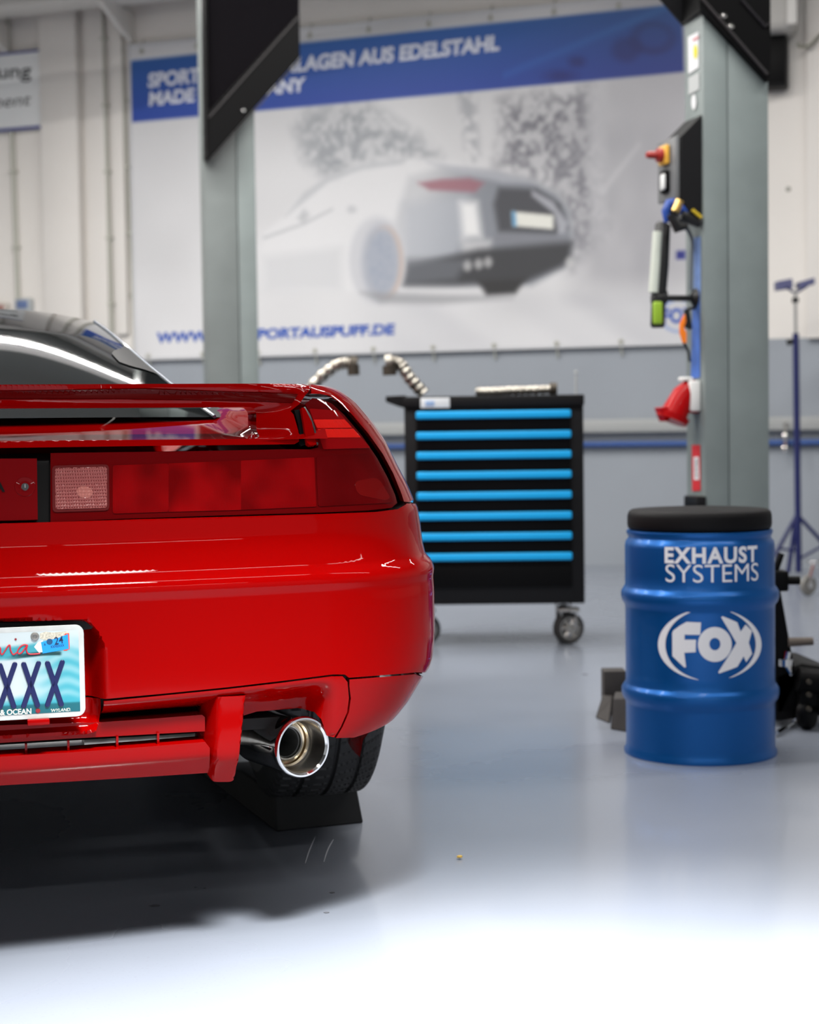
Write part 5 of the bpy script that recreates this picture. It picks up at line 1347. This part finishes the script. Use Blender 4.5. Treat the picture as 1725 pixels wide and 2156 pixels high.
    for x, y, r_ in ((33, 1346, 0.0018), (80, 1496.5, 0.0038)):
        part('rivet_hole', hole, PL, lambda mb: mb.lathe([(0, 0.0006), (r_, 0.0006), (r_, 0)], U(x, y, 0.0006), -CF, 16))
    part('plate_tab', M_red, CAR, lambda mb: mb.box(U(81, 1520, 0.004), (0.036, 0.012, 0.010), CAX, 0.002))
    part('plate_mount', M_gap, CAR, lambda mb: mb.box(pp(0, 0, -0.018), (0.24, 0.03, 0.10), CAX), smooth=None)
    # dark lamp slot above the plate
    part('plate_lamp_slot', M_dark, CAR, lambda mb: mb.prism([on_plane(x, y, cw(0, 0.016, 0), CF) for x, y in ((-240, 1320), (-240, 1345), (150, 1330), (192, 1324), (203, 1316), (196, 1309), (150, 1306))], CF * 0.004), smooth=None)
plate()

# ---- tail pipe
def tailpipe():
    c = on_plane(640, 1574, cw(0, 0.055, 0), CF)
    ax = (-CF + CR * 0.34).normalized()
    R = 0.0520
    T = part('tail_pipe', M_chrome, CAR, lambda mb: mb.lathe([(R - 0.006, -0.005), (R - 0.003, -0.001), (R, -0.001), (R + 0.0022, -0.005), (R + 0.0022, -0.010), (R, -0.014), (R - 0.0005, -0.03), (R - 0.0005, -0.165), (R - 0.008, -0.172), (0.02, -0.172)], c, ax, 96), smooth=50)
    T['label'] = 'polished round steel exhaust tip'
    part('inner_wall', mat('inner_steel', (0.5, 0.48, 0.45, 1), 0.22, 1.0), T, lambda mb: mb.lathe([(R - 0.006, -0.005), (R - 0.007, -0.05), (R - 0.010, -0.055)], c, ax, 96), smooth=60)
    part('step_ring', M_gold, T, lambda mb: mb.lathe([(R - 0.010, -0.055), (R - 0.013, -0.058), (R - 0.013, -0.066), (R - 0.017, -0.068)], c, ax, 96), smooth=40)
    part('inner_cone', M_steel, T, lambda mb: mb.lathe([(R - 0.017, -0.068), (R - 0.021, -0.058), (R - 0.024, -0.058), (R - 0.026, -0.072)], c, ax, 96), smooth=40)
    part('bore', mat('bore_steel', (0.10, 0.10, 0.10, 1), 0.5, 0.7), T, lambda mb: mb.lathe([(R - 0.026, -0.072), (R - 0.024, -0.064), (R - 0.0265, -0.064), (R - 0.028, -0.10), (R - 0.028, -0.165), (0, -0.165)], c, ax, 64), smooth=50)
    b0 = c - ax * 0.15
    part('neck_pipe', M_steel, T, lambda mb: mb.tube([Vector(t) for t in spline([tuple(b0 - ax * 0.015), tuple(b0 - ax * 0.04 - CR * 0.03), tuple(b0 - ax * 0.06 - CR * 0.12), tuple(b0 - ax * 0.06 - CR * 0.3)], 6)], 0.030, 24))
    part('silencer', mat('dull_steel', (0.25, 0.24, 0.23, 1), 0.4, 0.9), CAR, lambda mb: mb.box(cw(0.0, 0.40, 0.40), (0.80, 0.24, 0.18), CAX, 0.06, 4))
tailpipe()

# ---- rear glass, roof and deck
def greenhouse():
    rail = []
    for px, py, v in ((452, 878, 0.42), (440, 871, .48), (400, 838, .70), (345, 797, .92), (300, 761, 1.10), (250, 717, 1.30), (222, 692, 1.42), (195, 678, 1.55), (140, 667, 1.80), (60, 662, 2.0), (-20, 662, 2.2)):
        p = on_plane(px, py, cw(0, v, 0), CF); u, vv, z = to_car(p); rail.append((u, vv, z))
    # keep the roof edge from narrowing unnaturally
    zprof = lambda v: 0.935 + 0.27 * (v - 0.45) - 0.045 * (v - 0.45) ** 2
    pts = []
    for px, py in ((452, 878), (440, 871), (400, 838), (345, 797), (300, 761), (250, 717), (222, 692), (198, 678)):
        lo, hi = 0.1, 2.6
        for _ in range(40):
            v = (lo + hi) / 2; z = to_car(on_plane(px, py, cw(0, v, 0), CF))[2]
            if z > zprof(v): lo = v
            else: hi = v
        pts.append((v, to_car(on_plane(px, py, cw(0, v, 0), CF))[0]))
    fu = np.polyfit([q[0] for q in pts], [q[1] for q in pts], 3); v9 = pts[-1][0]
    R_ = [(float(np.polyval(fu, v)), float(v), float(zprof(v))) for v in np.linspace(pts[0][0], v9, 40)]
    top = R_[-1]
    def sec(u0, v, z0, n=24):
        """cross section: rail at u0, arching up to the middle by a little, flat enough to stay under the outline"""
        out = []
        for k in range(n + 1):
            t = -1 + 2 * k / n; u = u0 * t
            out.append(cw(u, v - 0.10 * (1 - t * t), z0 + 0.026 * (1 - abs(t) ** 2.6) * min(1, max(0, (v - 0.4) / 0.8))))
        return out
    secs = [sec(u, v, z) for u, v, z in R_]
    n = len(secs[0])
    mb = MB(); mb.add([p for s in secs for p in s], [[i * n + k, i * n + k + 1, (i + 1) * n + k + 1, (i + 1) * n + k] for i in range(len(secs) - 1) for k in range(n - 1)])
    g = mb.build('rear_glass', M_glass, CAR, smooth=80)
    # side sheets of the cabin down to the shoulder
    mb = MB(); vs = []
    for u, v, z in R_: vs += [cw(u, v, z), cw(u + 0.10 + 0.12 * min(1, max(0, (z - 0.93) / 0.25)), v + 0.06, min(z - 0.004, 0.93))]
    mb.add(vs, [[2 * i, 2 * i + 2, 2 * i + 3, 2 * i + 1] for i in range(len(R_) - 1)])
    mb.build('side_pillar', M_gap, CAR, smooth=80); mb = MB(); vs = []
    for u, v, z in R_: vs += [cw(-u, v, z), cw(-u - 0.10 - 0.12 * min(1, max(0, (z - 0.93) / 0.25)), v + 0.06, min(z - 0.004, 0.93))]
    mb.add(vs, [[2 * i, 2 * i + 1, 2 * i + 3, 2 * i + 2] for i in range(len(R_) - 1)])
    mb.build('side_pillar', M_gap, CAR, smooth=80)
    # roof and windscreen
    u0, v0, z0 = top
    rf = [(u0, v0, z0), (u0, v0 + 0.35, z0 + 0.004), (u0 + 0.03, v0 + 0.8, z0 - 0.015), (u0 + 0.06, v0 + 1.05, z0 - 0.07), (u0 + 0.16, v0 + 1.6, 0.86)]
    secs = [sec(u, v, z) for u, v, z in rf]
    mb = MB(); mb.add([p for s in secs[:3] for p in s], [[i * n + k, i * n + k + 1, (i + 1) * n + k + 1, (i + 1) * n + k] for i in range(2) for k in range(n - 1)])
    mb.build('roof', M_gap, CAR, smooth=80)
    mb = MB(); mb.add([p for s in secs[2:] for p in s], [[i * n + k, i * n + k + 1, (i + 1) * n + k + 1, (i + 1) * n + k] for i in range(2) for k in range(n - 1)])
    mb.build('windscreen', M_glass, CAR, smooth=80)
    for sg in (1, -1):
        mb = MB(); vs = []
        for u, v, z in rf: vs += [cw(sg * u, v, z), cw(sg * (u + 0.22), v + 0.02, min(z - 0.01, 0.90))]
        mb.add(vs, [[2 * i, 2 * i + 2, 2 * i + 3, 2 * i + 1] for i in range(len(rf) - 1)])
        mb.build('side_window', M_glass, CAR, smooth=80)
    part('window_trim', mat('blue_grey_trim', C(70, 86, 110), 0.3, 0, 0.5), g, lambda mb: mb.tube([cw(*q) + CZ * 0.001 for q in R_], 0.004, 8))
    def band(mb):
        vs = []; m_ = 6
        for u, v, z in R_:
            dl = 0.015 + 0.17 * sst(1.16, 0.98, v) * sst(0.80, 0.90, v)
            for k in range(m_ + 1):
                t = 1 - dl * k / m_
                vs.append(cw(u * t, v - 0.10 * (1 - t * t), z + 0.0025 + 0.026 * (1 - t ** 2.6) * min(1, max(0, (v - 0.4) / 0.8))))
        mb.add(vs, [[i * (m_ + 1) + k, i * (m_ + 1) + k + 1, (i + 1) * (m_ + 1) + k + 1, (i + 1) * (m_ + 1) + k] for i in range(len(R_) - 1) for k in range(m_)])
    part('glass_border', M_gap, g, band, smooth=80)
    # deck behind the wing: flat glossy engine cover
    mb = MB(); nu = 30; nv = 12; vs = []
    zd = 0.884
    for j in range(nv + 1):
        v = 0.10 + 0.42 * j / nv
        for i in range(nu + 1):
            u = -0.60 + 1.2 * i / nu
            z = min(0.958, 0.886 + 0.13 * (v - 0.10) - 0.004 * (u / 0.6) ** 2 + 0.06 * sst(0.44, 0.58, abs(u)) * sst(0.08, 0.2, v))
            vs.append(cw(u, v + BOW * u * u * 0.7, z))
    mb.add(vs, [[j * (nu + 1) + i, j * (nu + 1) + i + 1, (j + 1) * (nu + 1) + i + 1, (j + 1) * (nu + 1) + i] for j in range(nv) for i in range(nu)])
    mb.build('engine_cover', mat('red_deck_paint', (0.235, 0.0003, 0.0003, 1), 0.5, 0, 1.0, spec=0.0, coat_rough=0.02), CAR, smooth=80)
greenhouse()

# ---- body sides and nose (seen only from other places)
def hull():
    rows = [0.26, 0.30, 0.36, 0.42, 0.50, 0.58, 0.64, 0.70, 0.76, 0.82, 0.87, 0.91, 0.94, 0.96, 0.975, 0.984]
    secs = []
    def wheel_gap(v, z, va): return math.hypot(v - va, z - 0.385) < 0.345
    vend = 4.25
    vs_list = [0.0, 0.12, 0.25, 0.4, 0.6, 0.8, 1.0, 1.2, 1.5, 1.8, 2.1, 2.4, 2.7, 3.0, 3.2, 3.4, 3.6, 3.75, 3.9, 4.05, 4.15]
    nr = len(rows)
    for sg in (1, -1):
        mb = MB(); vs = []; 
        nV = 70
        for i in range(nV + 1):
            f = i / nV
            for r, z in enumerate(rows):
                W = lerp_tab(z, WTAB); u, vb = base_uv(1.0, z, W)
                v = vb + (vend - vb) * f
                top = 0.984 - 0.11 * sst(1.2, 2.6, v) - 0.26 * sst(2.9, 4.25, v)       # belt falls towards the nose
                zz = 0.26 + (z - 0.26) * (top - 0.26) / (0.984 - 0.26)
                Wm = 0.91 - 0.20 * sst(0.78, 1.0, z) - 0.05 * sst(0.36, 0.26, z)
                k = sst(0.0, 0.9, v - vb)
                uu = u + (max(Wm, u) - u) * k
                uu *= 1 - 0.30 * sst(3.6, 4.25, v) ** 2
                vs.append((sg * uu, v, zz))
        fs = []
        for i in range(nV):
            for r in range(nr - 1):
                q = [i * nr + r, i * nr + r + 1, (i + 1) * nr + r + 1, (i + 1) * nr + r]
                cv = sum(vs[a][1] for a in q) / 4; cz = sum(vs[a][2] for a in q) / 4
                if wheel_gap(cv, cz, 0.90) or wheel_gap(cv, cz, 3.42): continue
                fs.append(q if sg > 0 else q[::-1])
        mb.add([cw(*q) for q in vs], fs)
        mb.build('body_side', M_red, CAR, smooth=60)
    # shoulder tops inwards to the deck, bonnet
    mb = MB(); vs = []; n = 24; m = 60
    for i in range(m + 1):
        v = 0.40 + (vend - 0.40) * i / m
        top = 0.984 - 0.11 * sst(1.2, 2.6, v) - 0.26 * sst(2.9, 4.25, v)
        W0_ = lerp_tab(0.984, WTAB); W = W0_ + (0.70 - W0_) * sst(0.2, 1.15, v); W *= 1 - 0.30 * sst(3.6, 4.25, v) ** 2
        for k in range(n + 1):
            t = -1 + 2 * k / n
            dip = 0.045 * sst(0.98, 0.9, abs(t))
            if v < 1.2: dip = 0.0
            vs.append(cw(W * t, v, top - dip * (1 - sst(2.6, 3.0, v)) + 0.03 * (1 - t * t) * sst(2.6, 3.0, v)))
    fs = []
    for i in range(m):
        v = 0.40 + (vend - 0.40) * (i + 0.5) / m
        for k in range(n):
            t = abs(-1 + 2 * (k + 0.5) / n)
            if v < 3.0 and t < 0.86: continue
            fs.append([i * (n + 1) + k, i * (n + 1) + k + 1, (i + 1) * (n + 1) + k + 1, (i + 1) * (n + 1) + k])
    mb.add(vs, fs); mb.build('bonnet', M_red, CAR, smooth=60)
    part('front_bumper', M_red, CAR, lambda mb: mb.box(cw(0, 4.23, 0.42), (1.32, 0.14, 0.40), CAX, 0.06, 4))
    part('floor_pan', M_dark, CAR, lambda mb: (mb.box(cw(0, 2.6, 0.27), (1.62, 3.2, 0.02), CAX), mb.box(cw(0, 0.45, 0.62), (1.1, 0.7, 0.02), CAX), mb.box(cw(0, 1.25, 0.55), (1.2, 0.02, 0.55), CAX)), smooth=None)
hull()

# ---- wheels
RB = on_z(582, 1752); RBr = on_z(766, 1733)
RH = 0.078
def make_wheel():
    R, HW = 0.315, 0.118
    T = bpy.data.objects.new('wheel', None); COL.objects.link(T); T.parent = CAR; PM[T.name] = PM[CAR.name].copy()
    return T
def wheel(uc, vc, zc, sg, full):
    R, HW = 0.315, 0.120
    ax = CR * sg; c = cw(uc, vc, zc)
    q = ax.to_track_quat('Z', 'Y')
    NA, NX = (420, 64) if full else (90, 24)
    prof = []
    for k in range(NX + 1):
        x = -HW + 2 * HW * k / NX; t = abs(x) / HW
        r = R - 0.006 * t ** 2 - 0.045 * max(0, (t - 0.80) / 0.20) ** 2.2
        prof.append((x, r))
    vs = []
    for a in range(NA):
        th = 2 * math.pi * a / NA
        for x, r in prof:
            t = x / HW; g = 0.0
            if full:
                for gx in (-0.45, 0.08, 0.52):
                    if abs(t - gx) < 0.035: g = 0.007
                if abs(t) < 0.93:
                    P_ = 2 * math.pi / 60
                    ph = (th + 0.10 * abs(t) ** 1.0 * (1 if t > 0 else -1) + 0.12 * t * t) % P_
                    if ph < P_ * 0.10: g = max(g, 0.005)
                    if 0.52 < abs(t) and P_ * 0.5 < ph < P_ * 0.56: g = max(g, 0.003)
            r2 = r - g
            vs.append(c + q @ Vector((r2 * math.cos(th), r2 * math.sin(th), x)))
    n = NX + 1
    fs = [[a * n + k, a * n + k + 1, ((a + 1) % NA) * n + k + 1, ((a + 1) % NA) * n + k] for a in range(NA) for k in range(NX)]
    mb = MB(); mb.add(vs, fs)
    mb.lathe([(R - 0.048, HW), (R - 0.062, HW + 0.006), (R - 0.095, HW - 0.002), (R - 0.103, HW - 0.012)], c, ax, 72)
    mb.lathe([(R - 0.048, -HW), (R - 0.062, -HW - 0.006), (R - 0.095, -HW + 0.002), (R - 0.103, -HW + 0.012)], c, ax, 72)
    T = mb.build('tyre', M_rubber, CAR, smooth=30)
    def rim(mb):
        mb.lathe([(R - 0.10, HW - 0.01), (R - 0.112, HW - 0.02), (R - 0.118, -HW + 0.02), (R - 0.10, -HW + 0.01)], c, ax, 60)
        for k in range(5):
            t = 2 * math.pi * k / 5; d = q @ Vector((math.cos(t), math.sin(t), 0))
            mb.tube([c + d * 0.03 + ax * (HW - 0.035), c + d * (R - 0.11) + ax * (HW - 0.025)], [0.03, 0.022], 10)
        mb.lathe([(0, HW - 0.02), (0.035, HW - 0.022), (0.045, HW - 0.04), (0.045, 0)], c, ax, 30)
    part('rim', mat('alloy', (0.55, 0.55, 0.56, 1), 0.3, 0.9) if 'alloy' not in MATS else MATS['alloy'], T, rim)
cen = (RB + RBr) / 2
uw, vw, _ = to_car(cen)
UW, VW = 0.705, 0.88
wheel(UW, VW, RH + 0.318, 1, True)
wheel(-UW, VW, RH + 0.318, -1, False)
wheel(0.75, 3.42, 0.315, 1, False); wheel(-0.75, 3.42, 0.315, -1, False)

# ---- ramps
def ramp(mirror, label):
    a = RB.copy(); b_ = RBr.copy()
    if mirror:
        ua, va, _ = to_car(a); ub, vb, _ = to_car(b_); a, b_ = cw(-ub, vb, 0), cw(-ua, va, 0)
    L = 0.75
    ud = (b_ - a).normalized(); fd = Vector((-ud.y, ud.x, 0))
    w_ = (b_ - a).length
    if not mirror:
        ta = on_plane(579, 1673, a + fd * 0.01, fd); tb = on_plane(752, 1655, a + fd * 0.01, fd)
        ramp.h = (ta.z, tb.z); ramp.i = ((ta - a).dot(ud), (tb - a).dot(ud)); 
    h = ramp.h[0]
    P = lambda x, y, z: a + ud * x + fd * y + CZ * z
    i0, i1 = max(ramp.i[0], 0.0), ramp.i[1]
    mb = MB()
    prof = [(0.0, 0.0), (0.012, h), (0.30, h - 0.0), (L, 0.012), (L, 0.0)]
    n = len(prof); vs = []
    for y, z in prof:
        f = z / h; vs += [P(i0 * f, y, z), P(w_ + (i1 - w_) * f, y, z)]
    fs = [[2 * k, 2 * k + 1, 2 * k + 3, 2 * k + 2] for k in range(n - 1)] + [[2 * k for k in range(n)], [2 * k + 1 for k in range(n)][::-1], [0, 2 * n - 2, 2 * n - 1, 1]]
    mb.add(vs, fs)
    return tag(mb.build('wheel_ramp', M_ramp, bev=0.004), label, 'ramp')
ramp(False, 'black rubber wedge ramp under the right rear tyre')
ramp(True, 'black rubber wedge ramp under the left rear tyre')
